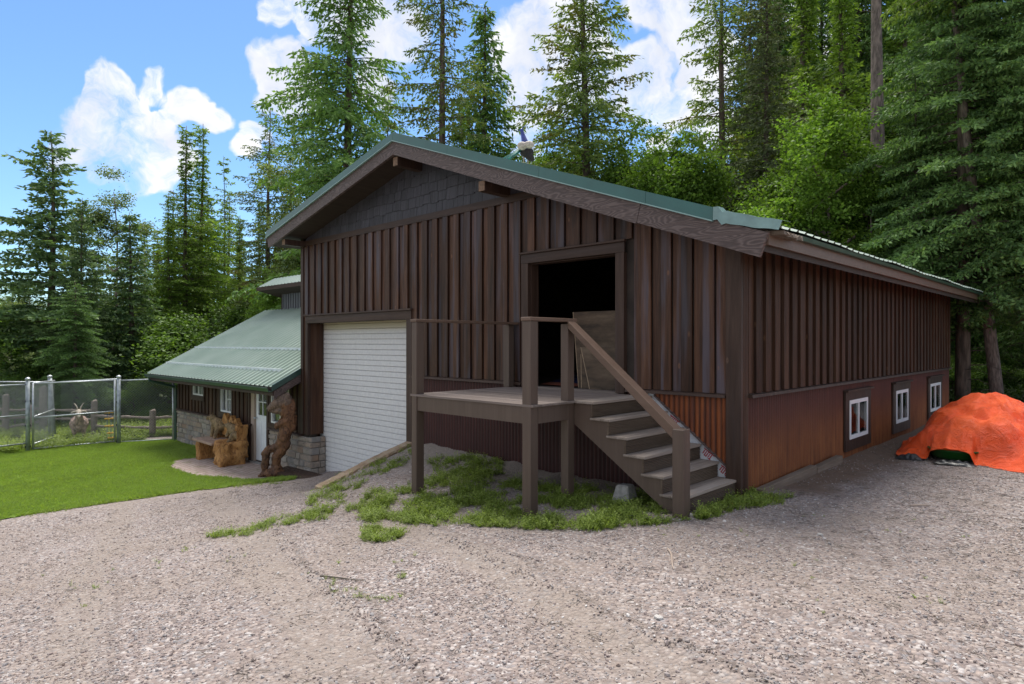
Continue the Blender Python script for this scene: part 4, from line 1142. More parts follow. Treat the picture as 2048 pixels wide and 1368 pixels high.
while y < -.14:
    w = .138
    DB().prism([(DX0 - .02, y + u, DZ + n) for u, n in PRF], (0, 0, 0), (DX1 - DX0 + .04 if y < -1.30 else DX1 - DX0 + .02, 0, 0)).build('deck_board', M['deck'], deck); y += .1435
def pst(x0, x1, y0, y1, z0, z1): return DB().box(x0, x1, y0, y1, z0, z1).build('post', M['post'], deck, bevel=.006)
pst(DX0, DX0 + .105, DY - .018, DY + .11, ground_z(DX0 + .05, DY) - .1, 1.975)
pst(DX1 - .145, DX1 - .02, DY - .018, DY + .105, ground_z(DX1, DY) - .1, 1.945)
pst(DX1 - .13, DX1 - .02, -1.33, -1.215, ground_z(DX1, -1.3) - .1, 1.925)
pst(-3.84 + .24, -3.84 + .36, -.20, -.09, DZ, 1.975)
NX = -.075
newel = pst(NX, NX + .13, -1.36, -1.235, ground_z(NX, -1.3) - .08, .86)
DB().box(DX0 + .105, DX1 - .145, DY - .002, DY + .036, DZ - .21, DZ - .028).build('rim_joist', M['post'], deck)
DB().box(DX1 - .056, DX1 - .02, DY + .105, -1.33, DZ - .21, DZ - .028).build('rim_joist', M['post'], deck)
DB().box(DX1 - .056, DX1 - .02, -1.215, -.05, DZ - .21, DZ - .028).build('rim_joist', M['post'], deck)
DB().box(DX0 + .0, DX0 + .036, DY + .11, -.05, DZ - .21, DZ - .028).build('rim_joist', M['post'], deck)
x = DX0 + .45
while x < DX1 - .1: DB().box(x, x + .036, DY + .04, -.05, DZ - .20, DZ - .03).build('joist', M['siding_side'], deck); x += .42
DB().box(DX0 - .01, DX0 + .115, DY - .03, -.06, 1.9755, 2.012).build('top_rail', M['rail'], deck, bevel=.004)
DB().box(DX1 - .155, DX1 - .01, DY - .03, -1.18, 1.9455, 1.985).build('top_rail', M['rail'], deck, bevel=.004)
# handrail down the steps
hr = DB(); ux, uz = 1.36, -1.135
hr.hexa([(DX1 - .01, -1.35, 1.875), (DX1 - .01 + ux, -1.35, 1.875 + uz), (DX1 - .01 + ux, -1.215, 1.875 + uz), (DX1 - .01, -1.215, 1.875),
         (DX1 - .01, -1.35, 1.955), (DX1 + .05 + ux, -1.35, 1.945 + uz), (DX1 + .05 + ux, -1.215, 1.945 + uz), (DX1 - .01, -1.215, 1.955)])
hr.build('handrail', M['rail'], deck, bevel=.004)
RUN, RISE = .222, .176
SX = -1.13
stair_front, stair_back = -1.215, -.03
PR2 = notched(.131, .026, 8); PRR = notched(.140, .024, 8)
for i in range(6):
    nx = SX + RUN * i; z = DZ - RISE * i
    if i == 0: spans = (DX1 + .022 + .0, nx - .139 + .001), 
    for k, x0 in enumerate((nx - .131, nx - .131 - .135)):
        DB().prism([(x0 + u, stair_front - .03, z + n) for u, n in PR2], (0, 0, 0), (0, stair_back - stair_front + .03, 0)).build('tread_board', M['tread'], deck)
    zb = z - .030
    DB().prism([(nx - .012 - (.024 + n) , stair_front - .022, zb - .142 + u) for u, n in PRR], (0, 0, 0), (0, stair_back - stair_front + .022, 0)).build('riser_board', M['riser'], deck)
st = DB(); y0, y1 = stair_front, stair_front + .036
top = []
x0, x1 = DX1 - .02, SX + RUN * 5 - .03
for yy0, yy1 in ((y0, y1), (-.075, -.04)):
    st = DB()
    prof = [(DX1 - .019, DZ - .03), (SX - .04, DZ - .03)]
    for i in range(1, 6): prof += [(SX + RUN * (i - 1) - .04, DZ - RISE * i - .03), (SX + RUN * i - .04, DZ - RISE * i - .03)]
    prof += [(x1, -.02), (x1 - .10, -.06), (DX1 - .019, DZ - .27)]
    # split the saw-tooth outline into convex pieces
    for i in range(6):
        xa = DX1 - .019 if i == 0 else SX + RUN * (i - 1) - .04; xb = SX + RUN * i - .04; zt_ = DZ - RISE * i - .03
        lo = lambda x: max(-.08, (DZ - .27) + (x - (DX1 - .019)) * (-.06 - DZ + .27) / (x1 - .10 - DX1 + .019))
        st.hexa([(xa, yy0, lo(xa)), (xb, yy0, lo(xb)), (xb, yy1, lo(xb)), (xa, yy1, lo(xa)), (xa, yy0, zt_), (xb, yy0, zt_), (xb, yy1, zt_), (xa, yy1, zt_)])
    st.build('stringer', M['post'], deck)

# things inside the loft door
def leaning(name, label, w, h, base, ang, tilt, sh=0.0, mat='ply'):
    t = thing(name, label, 'board', base); t.rotation_euler = (tilt, 0, ang)
    hx = lambda x0, x1, y0, y1, z0, z1, s0, s1: MB().hexa([(x0 + s0, y0, z0), (x1 + s0, y0, z0), (x1 + s0, y1, z0), (x0 + s0, y1, z0), (x0 + s1, y0, z1), (x1 + s1, y0, z1), (x1 + s1, y1, z1), (x0 + s1, y1, z1)])
    MB().hexa([(0, -.009, 0), (w, -.009, 0), (w, .009, 0), (0, .009, 0), (-sh, -.009, h), (w, -.009, h), (w, .009, h), (-sh, .009, h)]).build('sheet', M[mat], t)
    hx(-.012, -.0005, -.0095, .0095, 0, h, 0, -sh).build('cut_edge', M['ply_edge'], t); return t
leaning('plywood_sheet', 'large scuffed plywood sheet leaning upright just inside the loft door', 1.0, 1.12, (-2.64, .42, 1.047), R(3), R(-5), .17)
leaning('plywood_offcut', 'smaller slant-cut plywood offcut in front of the big sheet in the doorway', .80, .60, (-2.30, .24, 1.047), R(6), R(-8), .20)
leaning('blue_edged_board', 'narrow pale-edged board standing behind the railing post in the doorway', .16, .50, (-2.52, .33, 1.047), R(12), R(-8), .04)
def crumple(name, label, cat, c, r, h, mat, seed):
    n = 22; v = []; f = []
    for i in range(n + 1):
        for j in range(n + 1):
            u = i / n * 2 - 1; w = j / n * 2 - 1; e = max(0, 1 - (u * u) ** 1.5) * max(0, 1 - (w * w) ** 1.5)
            v.append((u * r[0] * (1 + .12 * mnoise.noise(Vector((u * 3, w * 3, seed)))), w * r[1], h * e * (.6 + .9 * abs(mnoise.noise(Vector((u * 3, w * 3, seed + 4))))) + .004))
    for i in range(n):
        for j in range(n): a = i * (n + 1) + j; f.append((a, a + n + 1, a + n + 2, a + 1))
    o = MB().add(v, f).build(name, mat, None, smooth=True); o.location = c; tag(o, label, cat); return o
M['blue_tarp'] = simple('blue_tarp', (0.010, 0.014, 0.045), 0.5, var=0.3)
M['red_cloth'] = simple('faded_red_cloth', (0.13, 0.035, 0.018), 0.8, var=0.3)
crumple('folded_tarp', 'crumpled dark blue tarp on the floor far inside the loft door', 'tarp', (-3.15, 1.15, 1.046), (.55, .35), .13, M['blue_tarp'], 3)
crumple('rag', 'faded orange-red rag on the loft floor near the left door jamb', 'rag', (-3.05, .55, 1.062), (.38, .16), .04, M['red_cloth'], 8)

# ================================================================ YARD PIECES
def slab_curb():
    t = thing('stone_curb', 'sloping retaining curb of long tan stone slabs beside the garage door', 'retaining wall', (-6.1, -.9, -.3))
    o = Vector(t.location); y = .0
    pts = [(.02, -.05), (-.42, -.165), (-.86, -.29), (-1.33, -.43), (-1.86, -.585)]
    for (a, za_), (b, zb_) in zip(pts, pts[1:]):
        m = MB(); n = 7; v = []; f = []
        for i in range(n + 1):
            y = a + (b - a) * i / n; z = za_ + (zb_ - za_) * i / n; j = lambda s: random.uniform(-s, s)
            for (x, dz) in ((-.12 + j(.012), -.10 + j(.01)), (-.115 + j(.01), .0 + j(.006)), (.08 + j(.008), .0 + j(.006)), (.10 + j(.02), -.035 + j(.012)), (.07 + j(.02), -.09 + j(.01))):
                v.append((x, y + .9, z + dz + .3))
        for i in range(n):
            for k in range(5): p = i * 5 + k; q = i * 5 + (k + 1) % 5; f.append((p, q, q + 5, p + 5))
        f += [(0, 1, 2, 3, 4), tuple(range(n * 5 + 4, n * 5 - 1, -1))]
        m.add(v, f).build('slab', M['slab'], t)
    for i in range(4):
        ya = -.05 - .46 * i; zc_ = -.15 - .14 * i
        MB().hexa([(-.11, ya - .44 + .9, zc_ - .75 + .3), (.03, ya - .44 + .9, zc_ - .75 + .3), (.03, ya + .9, zc_ - .75 + .3), (-.11, ya + .9, zc_ - .75 + .3),
                   (-.11, ya - .44 + .9, zc_ - .14 + .3 + .0), (.05, ya - .44 + .9, zc_ - .14 + .3), (.05, ya + .9, zc_ + .3), (-.11, ya + .9, zc_ + .3)]).build('stone', M['stone'], t)
slab_curb()
for k in range(4):
    o = MB().box(-1.12, .62, -.055, .055, -.02, .045).build('plank', M['trim'], None, bevel=.004)
    x, y = -9.6, -.13 - .125 * k; o.location = (x, y, ground_z(x, y) + .025); o.rotation_euler = (0, R(-1.2), R(random.uniform(-1.5, 1.5)))
    tag(o, ('dark wooden plank on the ground touching the stone base beside the bear', 'second dark plank out from the stone base by the garage corner', 'third dark plank out from the stone base by the garage corner', 'outermost dark plank on the ground by the garage corner')[k], 'plank', 'planks laid by the garage corner')
o = MB().hexa([(.07, .22, -.12), (.16, .22, -.12), (.16, 1.95, -.06), (.07, 1.95, -.06), (.07, .22, .04), (.16, .22, .04), (.16, 1.95, .075), (.07, 1.95, .075)]).build('timber', M['timber'], None, bevel=.006)
tag(o, 'weathered timber lying against the rusty base nearest the corner post', 'timber', 'edging timbers along the side wall')
o = MB().hexa([(.075, 1.97, -.10), (.165, 1.97, -.10), (.175, 2.95, -.04), (.085, 2.95, -.04), (.075, 1.97, .045), (.165, 1.97, .045), (.175, 2.95, .08), (.085, 2.95, .08)]).build('timber', M['timber'], None, bevel=.006)
tag(o, 'shorter weathered timber against the rusty base ending before the first side window', 'timber', 'edging timbers along the side wall')
# pier block under the stringer
m = MB(); x, y = -.86, -1.02; z = ground_z(x, y)
m.hexa([(x - .13, y - .12, z - .05), (x + .13, y - .12, z - .05), (x + .13, y + .12, z - .05), (x - .13, y + .12, z - .05), (x - .075, y - .07, z + .20), (x + .08, y - .07, z + .21), (x + .08, y + .07, z + .21), (x - .075, y + .07, z + .20)])
tag(m.build('pier_block', M['concrete'], None, bevel=.015), 'tapered grey concrete block half hidden in weeds under the steps', 'concrete block')

# orange tarp over a pile
def tarp():
    t = thing('orange_tarp', 'large wrinkled orange tarp draped over a pile beside the side wall', 'tarp', (2.4, 5.4, 0.0))
    NU, NV = 230, 130; v = []; f = []
    def hump(x, y):
        h = 0.86 * math.exp(-((x - 1.52) / 1.05) ** 2 - ((y - 5.6) / 1.35) ** 2)
        h = max(h, 0.90 * math.exp(-((x - 3.2) / 1.1) ** 4 - ((y - 5.9) / 1.5) ** 2))
        h = max(h, 0.60 * math.exp(-((x - 1.6) / .62) ** 4 - ((y - 4.45) / .55) ** 4))
        h = max(h, 0.45 * math.exp(-((x - 1.0) / .40) ** 2 - ((y - 4.5) / .5) ** 2))
        return h
    for i in range(NU + 1):
        u = i / NU; x = .52 + u * 4.6
        yf = 3.80 + .16 * math.sin(u * 14) * .5 + (.55 * (1 - min(1, u / .05)) ** 2) - .20 * sstep(x, 1.75, 2.3) + .05 * mnoise.noise(Vector((x * 4, 0, 2)))
        opening = sstep(x, 1.00, 1.06) * (1 - sstep(x, 1.54, 1.62))
        for j in range(NV + 1):
            w = j / NV; y = yf + w * 3.4
            edge = sstep(u, 0, .09)
            H = hump(x, y) * (.35 + .65 * edge)
            rise = sstep(w, 0, .13)
            z = .02 + (max(H, .26 * edge)) * rise * (1 - sstep(w, .86, 1.0))
            if opening > 0: z = max(z, opening * (.19 + .02 * math.sin(x * 9) + .28 * sstep(w, 0, .10))); 
            fold = abs(mnoise.noise(Vector((x * 1.5 + 3, y * 1.1, 1.7)))) ; fold2 = abs(mnoise.noise(Vector((x * 4.2 + y * 1.5, y * 2.5, 7.1)))); f3 = abs(mnoise.noise(Vector((x * 9, y * 8 + x * 3, 2.2))))
            amp = min(1, z / .25)
            z += amp * (-.20 * (fold - .2) - .10 * (fold2 - .2) - .02 * f3 - .09 * math.exp(-((x - 2.05 - .25 * (y - 4.2)) / .10) ** 2))
            # long stretched creases radiating from the crest
            a = math.atan2(y - 5.4, x - 1.6); z += amp * .018 * math.sin(a * 17 + 2 * mnoise.noise(Vector((x, y, 4)))) * min(1, math.hypot(x - 1.6, y - 5.4))
            yy = y + (.10 * (fold2 - .2) + .14 * (fold - .2)) * (1 - rise * .5)
            z = max(z, ground_z(x, yy) + .006) if not (opening > .5 and w < .05) else z
            v.append((x - 2.4, yy - 5.4, z))
    for i in range(NU):
        for j in range(NV): a = i * (NV + 1) + j; f.append((a, a + NV + 1, a + NV + 2, a + 1))
    o = MB().add(v, f).build('sheet', M['tarp'], t, smooth=True)
    s = o.modifiers.new('thick', 'SOLIDIFY'); s.thickness = .004
    m = MB(); pts = [(x - 2.4, 3.80 - 5.4 + .03 + .04 * math.sin(x * 7), .20 + .015 * math.sin(x * 9)) for x in np.linspace(1.08, 1.52, 9)]
    m.tube(pts, .006, 6); m.build('hem', M['tarp'], t, smooth=True)
tarp()
g = thing('green_tub', 'dark green plastic tub showing under the lifted hem of the orange tarp', 'tub', (1.32, 4.17, .0))
m = MB(); n = 20; v = []; f = []
for k, (r, z) in enumerate(((.24, .03), (.29, .05), (.325, .14), (.335, .15), (.335, .165), (.315, .165), (.28, .07))):
    for i in range(n):
        a = 2 * math.pi * i / n; v.append((math.cos(a) * r * 1.0, math.sin(a) * r * .85, z))
for k in range(6):
    for i in range(n): a = k * n + i; b = k * n + (i + 1) % n; f.append((a, b, b + n, a + n))
f.append(tuple(range(n - 1, -1, -1))); f.append(tuple(range(6 * n, 7 * n)))
m.add(v, f).build('shell', M['dark_green_plastic'], g, smooth=True)
m = MB()
for i in range(n): a = 2 * math.pi * i / n
m.tube([(math.cos(2 * math.pi * i / 24) * .335, math.sin(2 * math.pi * i / 24) * .285, .162) for i in range(25)], .012, 6); m.build('rim', M['dark_green_plastic'], g, smooth=True)
crumple('plastic_sheet', 'crumpled black plastic sheet on the gravel in front of the green tub', 'plastic sheet', (1.38, 3.80, ground_z(1.4, 3.8) + .004), (.26, .11), .055, M['black_plastic'], 5)
crumple('plastic_sheet', 'small scrap of black plastic poking out at the left end of the orange tarp', 'plastic sheet', (.80, 3.92, ground_z(.8, 3.9) + .004), (.18, .08), .08, M['black_plastic'], 12)

# ================================================================ CARVINGS AND ANIMALS
def blob(name, shapes, mat, parent, voxel=.02, disp=0.0, dscale=.1, label=None, smooth=True, iters=2):
    """one continuous body grown from overlapping capsules (x,y,z,r) chains, remeshed"""
    m = bmesh.new()
    def ball(c, r, s=(1, 1, 1)):
        mat4 = Matrix.Translation(c) @ Matrix.Diagonal((r * s[0], r * s[1], r * s[2], 1))
        bmesh.ops.create_icosphere(m, subdivisions=2, radius=1.0, matrix=mat4)
    for sh in shapes:
        if sh[0] == 'b': ball(sh[1], sh[2], sh[3] if len(sh) > 3 else (1, 1, 1))
        else:
            P = sh[1:]
            for (a, b) in zip(P, P[1:]):
                d = (Vector(b[:3]) - Vector(a[:3])).length; k = max(2, int(d / (min(a[3], b[3]) * .45)))
                for i in range(k + 1):
                    t = i / k; ball(Vector(a[:3]).lerp(Vector(b[:3]), t), a[3] * (1 - t) + b[3] * t)
    me = bpy.data.meshes.new(name); m.to_mesh(me); m.free(); me.materials.append(mat)
    o = bpy.data.objects.new(name, me); COL.objects.link(o)
    if parent: o.parent = parent
    r = o.modifiers.new('skin', 'REMESH'); r.mode = 'VOXEL'; r.voxel_size = voxel; r.use_smooth_shade = smooth
    s = o.modifiers.new('soft', 'SMOOTH'); s.iterations = iters; s.factor = .6
    if disp:
        tx = bpy.data.textures.new(name + '_carving', 'CLOUDS'); tx.noise_scale = dscale
        dd = o.modifiers.new('carving', 'DISPLACE'); dd.texture = tx; dd.strength = disp; dd.mid_level = .5
    if label: o['label'] = label
    return o

# chainsaw-carved bear leaning on the wall; local x = to the right as seen from the yard
bz = ground_z(-10.33, -.56)
bear = thing('carved_bear', 'tall chainsaw-carved wooden bear looking left, leaning against the stone base by the door', 'sculpture', (-10.33, -.56, bz), R(36))
k = .00163
def B(cx, cy, y=0.0): return ((cx - 330) * k, y, (1275 - cy) * k)
def P(cx, cy, r, y=0.0): b = B(cx, cy, y); return (b[0], b[1], b[2], r * k * 1.04)
blob('body', [
    ('c', P(150, 1245, 34, -.04), P(175, 1180, 40, -.04), P(195, 1060, 50, -.04), P(200, 950, 56, -.03), P(225, 900, 50, .0), P(300, 880, 52, .04)),
    ('c', P(135, 1250, 30, -.10), P(160, 1235, 36, -.06)),
    ('c', P(345, 1200, 72, .02), P(325, 1110, 58, .02), P(335, 1000, 60, .02), P(390, 930, 66, .05), P(430, 850, 70, .08)),
    ('b', B(275, 1215, -.05), 78 * k, (1.05, 1.1, .85)), ('b', B(385, 1215, .05), 66 * k, (1, 1, .8)), ('b', B(330, 1225, .0), 80 * k, (1, 1, .7)),
    ('c', P(300, 870, 38, .02), P(380, 850, 48, .03), P(440, 830, 70, .08)),
    ('c', P(400, 800, 78, .06), P(430, 720, 88, .07), P(455, 640, 90, .08), P(470, 560, 80, .09)),
    ('c', P(345, 590, 28, -.03), P(390, 555, 42, -.03), P(450, 520, 62, .0), P(510, 470, 66, .08)),
    ('c', P(345, 600, 24, -.03), P(355, 560, 30, -.04)),
    ('c', P(530, 620, 50, .12), P(540, 560, 55, .12), P(520, 460, 70, .1)),
    ('c', P(470, 560, 82, .06), P(480, 450, 100, .08), P(470, 360, 100, .06), P(450, 270, 96, .03)),
    ('c', P(545, 420, 40, .05), P(560, 330, 42, .06), P(550, 250, 40, .06)),
], M['bear'], bear, voxel=.018, disp=.05, dscale=.075, iters=2)
blob('head', [
    ('b', B(440, 240, .02), 118 * k, (1.05, .9, 1.0)), ('c', P(400, 260, 84, -.02), P(330, 300, 62, -.06), P(268, 345, 36, -.09)),
    ('c', P(300, 375, 30, -.06), P(370, 370, 50, -.03), P(440, 350, 62, .0)),
    ('b', B(400, 225, -.08), 34 * k, (1.3, .6, .6)),
    ('b', B(520, 165, -.07), 42 * k, (.9, .5, 1.2)), ('b', B(395, 150, .06), 32 * k, (.9, .6, 1.0)),
], M['bear_head'], bear, voxel=.014, disp=.015, dscale=.05)
blob('nose', [('b', B(252, 350, -.11), 22 * k, (1, 1, 1.1))], M['rubber'], bear, voxel=.008)
blob('eye', [('b', B(372, 284, -.135), 11 * k)], M['rubber'], bear, voxel=.005)
# carved mane grooves
m = MB()
for i in range(9):
    a = i / 8; m.tube([B(500 + 50 * a, 300 + 10 * i, -.075 + .10 * a), B(470 + 60 * a, 400 + 10 * i, -.085 + .08 * a), B(400 + 90 * a, 520 + 6 * i, -.075 + .07 * a)], [.008, .016, .006], 6)
m.build('carved_fur', M['bear'], bear, smooth=True)

# carved bench
bx0, by0 = -13.35, -.55; bbz = ground_z(bx0, by0)
bench = thing('carved_bench', 'chainsaw-carved golden log bench with two carved animals on its back, by the white door', 'bench', (bx0, by0, bbz))
def rough_block(name, x0, x1, y0, y1, z0, z1, mat, parent, disp=.05, ds=.12, taper=0.0, n=10):
    bm = bmesh.new(); bmesh.ops.create_grid(bm, x_segments=2, y_segments=2, size=.1); bm.clear()
    bmesh.ops.create_cube(bm, size=1.0)
    bmesh.ops.subdivide_edges(bm, edges=bm.edges[:], cuts=n, use_grid_fill=True)
    for v in bm.verts:
        t = v.co.z + .5; s = 1 - taper * t
        p = Vector((x0 + (x1 - x0) * (v.co.x * s + .5), y0 + (y1 - y0) * (v.co.y + .5), z0 + (z1 - z0) * t))
        nn = Vector((mnoise.noise(p * 5), mnoise.noise(p * 5 + Vector((9, 9, 9))), mnoise.noise(p * 6 + Vector((3, 3, 3)))))
        rid = abs(mnoise.noise(Vector((p.x * 4 + p.z * 5, p.y * 5 + p.z * 4, p.z * 3)))) 
        v.co = p + nn * disp - (Vector((v.co.x, v.co.y, 0)).normalized() if v.co.xy.length > .1 else Vector()) * rid * disp * 1.6
    me = bpy.data.meshes.new(name); bm.to_mesh(me); bm.free(); me.materials.append(mat)
    me.polygons.foreach_set('use_smooth', [True] * len(me.polygons))
    o = bpy.data.objects.new(name, me); COL.objects.link(o); o.parent = parent; return o
rough_block('arm_block', .28, .86, -.36, .28, -.05, .60, M['bench'], bench, .085, taper=-.10)
rough_block('end_block', -.98, -.72, -.30, .30, -.05, .52, M['bench'], bench, .035)
rough_block('back_post', .58, .84, .06, .34, .20, .98, M['bench'], bench, .05, taper=.35)
rough_block('end_block', -.98, -.55, .10, .34, .45, .66, M['bench'], bench, .04)
o = MB().hexa([(-1.02, -.36, .485), (.28, -.36, .485), (.28, .26, .485), (-1.02, .26, .485), (-1.02, -.36, .55), (.28, -.36, .55), (.28, .26, .55), (-1.02, .26, .55)]).build('seat', M['bench_seat'], bench, bevel=.012)
# jagged mountain-shaped backrest
prof = [(-.52, .64), (-.50, 1.02), (-.40, 1.15), (-.33, 1.20), (-.24, 1.10), (-.13, 1.01), (-.04, 1.04), (.06, 1.17), (.14, 1.05), (.22, 1.02), (.34, 1.12), (.42, 1.02), (.55, .97), (.70, .93), (.72, .60)]
v = []; f = []; n = len(prof)
for yy in (.20, .31):
    for (x, z) in prof: v.append((x, yy + .01 * math.sin(x * 20), z))
f.append(tuple(range(n - 1, -1, -1))); f.append(tuple(range(n, 2 * n)))
for i in range(n): f.append((i, (i + 1) % n, n + (i + 1) % n, n + i))
MB().add(v, f).build('backrest', M['bench'], bench)
blob('carved_animal', [('c', (-.98, .02, 1.03, .045), (-.92, .05, 1.05, .07), (-.84, .10, 1.04, .095), (-.74, .14, .96, .12), (-.58, .18, .90, .15), (-.46, .22, .84, .13)),
    ('c', (-.90, .06, 1.11, .02), (-.91, .06, 1.17, .012)), ('c', (-.84, .10, 1.12, .02), (-.85, .10, 1.18, .012)), ('b', (-.94, -.01, 1.06), .03),
    ('c', (-.72, .08, .88, .075), (-.70, .04, .74, .05), (-.69, .0, .60, .042)), ('c', (-.50, .12, .85, .09), (-.48, .05, .70, .06), (-.46, .0, .58, .045)), ('c', (-.62, .20, .85, .07), (-.60, .2, .62, .045))],
    M['bench_bear'], bench, voxel=.014, disp=.02, dscale=.05, label='carved animal walking on the left end of the bench')
blob('carved_animal', [('c', (.08, .06, .94, .045), (.14, .08, .93, .065), (.22, .10, .93, .085), (.36, .12, .88, .12), (.54, .13, .82, .15), (.66, .14, .72, .12)),
    ('c', (.20, .08, 1.0, .02), (.20, .08, 1.07, .012)), ('c', (.26, .12, 1.01, .02), (.27, .12, 1.08, .012)), ('b', (.04, .03, .92), .03),
    ('c', (.34, .06, .82, .06), (.32, .0, .70, .045)), ('c', (.62, .04, .72, .09), (.60, -.02, .62, .06), (.56, -.06, .58, .05))],
    M['bench_bear'], bench, voxel=.014, disp=.02, dscale=.05, label='carved animal crouching at the right end of the backrest')

# goat behind the gate, facing the yard
gx, gy = on_ground(158, 884); gz0 = ground_z(gx, gy)
M['goat'] = simple('shaggy_pale_coat', (0.34, 0.24, 0.20), 0.9, var=0.55, scale=9, bump=0.6, bscale=30, stretch=(3, 3, 1))
M['horn'] = simple('pale_face_and_horn', (0.55, 0.47, 0.38), 0.7, var=0.15)
goat = thing('goat', 'round-bellied pale brown goat facing the yard behind the chain-link gate', 'goat', (gx, gy, gz0), math.atan2(CAM[1] - gy, CAM[0] - gx) + R(90))
blob('body', [('b', (0, .22, .56), .27, (1.0, 1.45, 1.0)), ('b', (0, -.04, .56), .24, (.95, .9, 1.1)), ('c', (0, -.16, .66, .15), (0, -.26, .82, .105), (0, -.31, .95, .085)),
    ('c', (-.12, -.10, .42, .085), (-.125, -.12, .24, .042), (-.125, -.11, .20, .045), (-.125, -.12, .03, .03), (-.125, -.14, .02, .035)), ('c', (.12, -.10, .42, .085), (.125, -.12, .24, .042), (.125, -.11, .20, .045), (.125, -.12, .03, .03), (.125, -.14, .02, .035)),
    ('c', (-.14, .48, .44, .10), (-.14, .44, .32, .06), (-.14, .54, .22, .038), (-.14, .50, .03, .03)), ('c', (.14, .48, .44, .10), (.14, .44, .32, .06), (.14, .54, .22, .038), (.14, .50, .03, .03)), ('c', (0, .58, .70, .04), (0, .66, .78, .03))],
    M['goat'], goat, voxel=.02, disp=.025, dscale=.06)
blob('head', [('c', (0, -.30, .98, .082), (0, -.37, .94, .066), (0, -.45, .87, .046), (0, -.48, .84, .04)), ('c', (-.07, -.28, 1.0, .028), (-.15, -.27, .98, .03), (-.21, -.27, .95, .014)), ('c', (.07, -.28, 1.0, .028), (.15, -.27, .99, .03), (.21, -.27, .97, .014)), ('c', (0, -.45, .82, .02), (0, -.44, .74, .01))],
    M['horn'], goat, voxel=.012)
for s in (-1, 1):
    MB().tube([(s * .035, -.27, 1.04), (s * .05, -.25, 1.12), (s * .085, -.22, 1.19), (s * .13, -.20, 1.25)], [.022, .019, .014, .005], 8).build('horn', M['horn'], goat, smooth=True)
    MB().tube([(s * .055, -.355, .975), (s * .064, -.365, .975)], [.011, .009], 8).build('eye', M['rubber'], goat, smooth=True)

# peacock on the roof slope
pk_x, pk_y = -4.0, .72
M['pk_blue'] = simple('peacock_blue', (0.008, 0.03, 0.22), 0.35, var=0.3, scale=20, spec=0.7)
M['pk_cream'] = simple('barred_cream_wing', (0.46, 0.40, 0.34), 0.7, var=0.3, scale=25)
M['pk_teal'] = simple('teal_green_train', (0.02, 0.16, 0.13), 0.45, var=0.6, scale=18, spec=0.6)
M['pk_dark'] = simple('dark_underside', (0.018, 0.014, 0.015), 0.7, var=0.3)
pz = zroof(pk_x) + .02
pk = thing('peacock', 'blue-necked peacock standing on the green roof just behind the gable edge', 'peacock', (pk_x, pk_y, pz), R(44.4))
blob('body', [('b', (.02, .03, .27), .11, (1.1, 1.1, .85)), ('c', (.06, .0, .20, .07), (.10, .04, .16, .05))], M['pk_dark'], pk, voxel=.012)
blob('neck', [('c', (.0, -.02, .33, .075), (-.01, .0, .42, .058), (-.035, .03, .52, .042), (-.055, .05, .60, .032), (-.062, .05, .64, .032)), ('c', (-.07, .05, .645, .02), (-.115, .05, .632, .006))], M['pk_blue'], pk, voxel=.009)
blob('wing', [('b', (-.06, -.10, .335), .085, (1.0, .8, .85)), ('b', (.055, -.11, .35), .085, (1.05, .8, .75))], M['pk_cream'], pk, voxel=.01)
m = MB()
for i in range(16):
    a = i / 15; m.tube([(-.06, .02 - .05 * a, .36 - .06 * a), (-.20 - .05 * a, .0 - .03 * i * .2, .24 - .10 * a), (-.42 - .06 * math.sin(i), -.02 - .05 * a, .10 - .05 * a)], [.02, .024, .012], 5)
m.build('train', M['pk_teal'], pk, smooth=True)
for s in (-.03, .04):
    MB().tube([(s, .02, .22), (s, .03, .11), (s, .02, -.02 - .37 * s)], [.02, .010, .008], 6).build('leg', M['horn'], pk, smooth=True)
m = MB()
for i in range(5): m.tube([(-.06, .05, .66), (-.045 + .012 * i, .045 + .004 * i, .71)], [.002, .003], 4)
m.build('crest', M['pk_blue'], pk)

# ================================================================ FENCES
def chain_panel(name, p0, p1, z0a, z1a, z0b, z1b, parent, pitch=.078, wire=.0024):
    """woven wire between two uprights (world points p0,p1)"""
    L = math.hypot(p1[0] - p0[0], p1[1] - p0[1]); ux = ((p1[0] - p0[0]) / L, (p1[1] - p0[1]) / L); nx = (-ux[1], ux[0])
    m = MB(); H = (z1a - z0a + z1b - z0b) / 2; o = parent.location
    def pt(s, h): t = s / L; z0 = z0a * (1 - t) + z0b * t; z1 = z1a * (1 - t) + z1b * t; return (p0[0] + ux[0] * s - o[0], p0[1] + ux[1] * s - o[1], z0 + (z1 - z0) * h / H - o[2])
    c = -H
    v = []; f = []
    for sgn in (1, -1):
        c = -H
        while c < L:
            a, b = (c, 0.0), (c + H, H)
            if a[0] < 0: a = (0.0, -c)
            if b[0] > L: b = (L, L - c)
            if b[0] > a[0] + .01:
                q0 = pt(a[0] if sgn > 0 else L - a[0], a[1]); q1 = pt(b[0] if sgn > 0 else L - b[0], b[1]); off = wire * sgn * .8
                kk = len(v)
                for q in (q0, q1):
                    v += [(q[0] + nx[0] * off, q[1] + nx[1] * off, q[2] + wire), (q[0] + ux[0] * wire + nx[0] * off, q[1] + ux[1] * wire + nx[1] * off, q[2] - wire), (q[0] - ux[0] * wire + nx[0] * (off + wire), q[1] - ux[1] * wire + nx[1] * (off + wire), q[2] - wire * .5)]
                f += [(kk, kk + 1, kk + 4, kk + 3), (kk + 1, kk + 2, kk + 5, kk + 4), (kk + 2, kk, kk + 3, kk + 5)]
            c += pitch
    ob = m.add(v, f).build(name, M['wire'], parent); ob['kind'] = 'stuff'; return ob
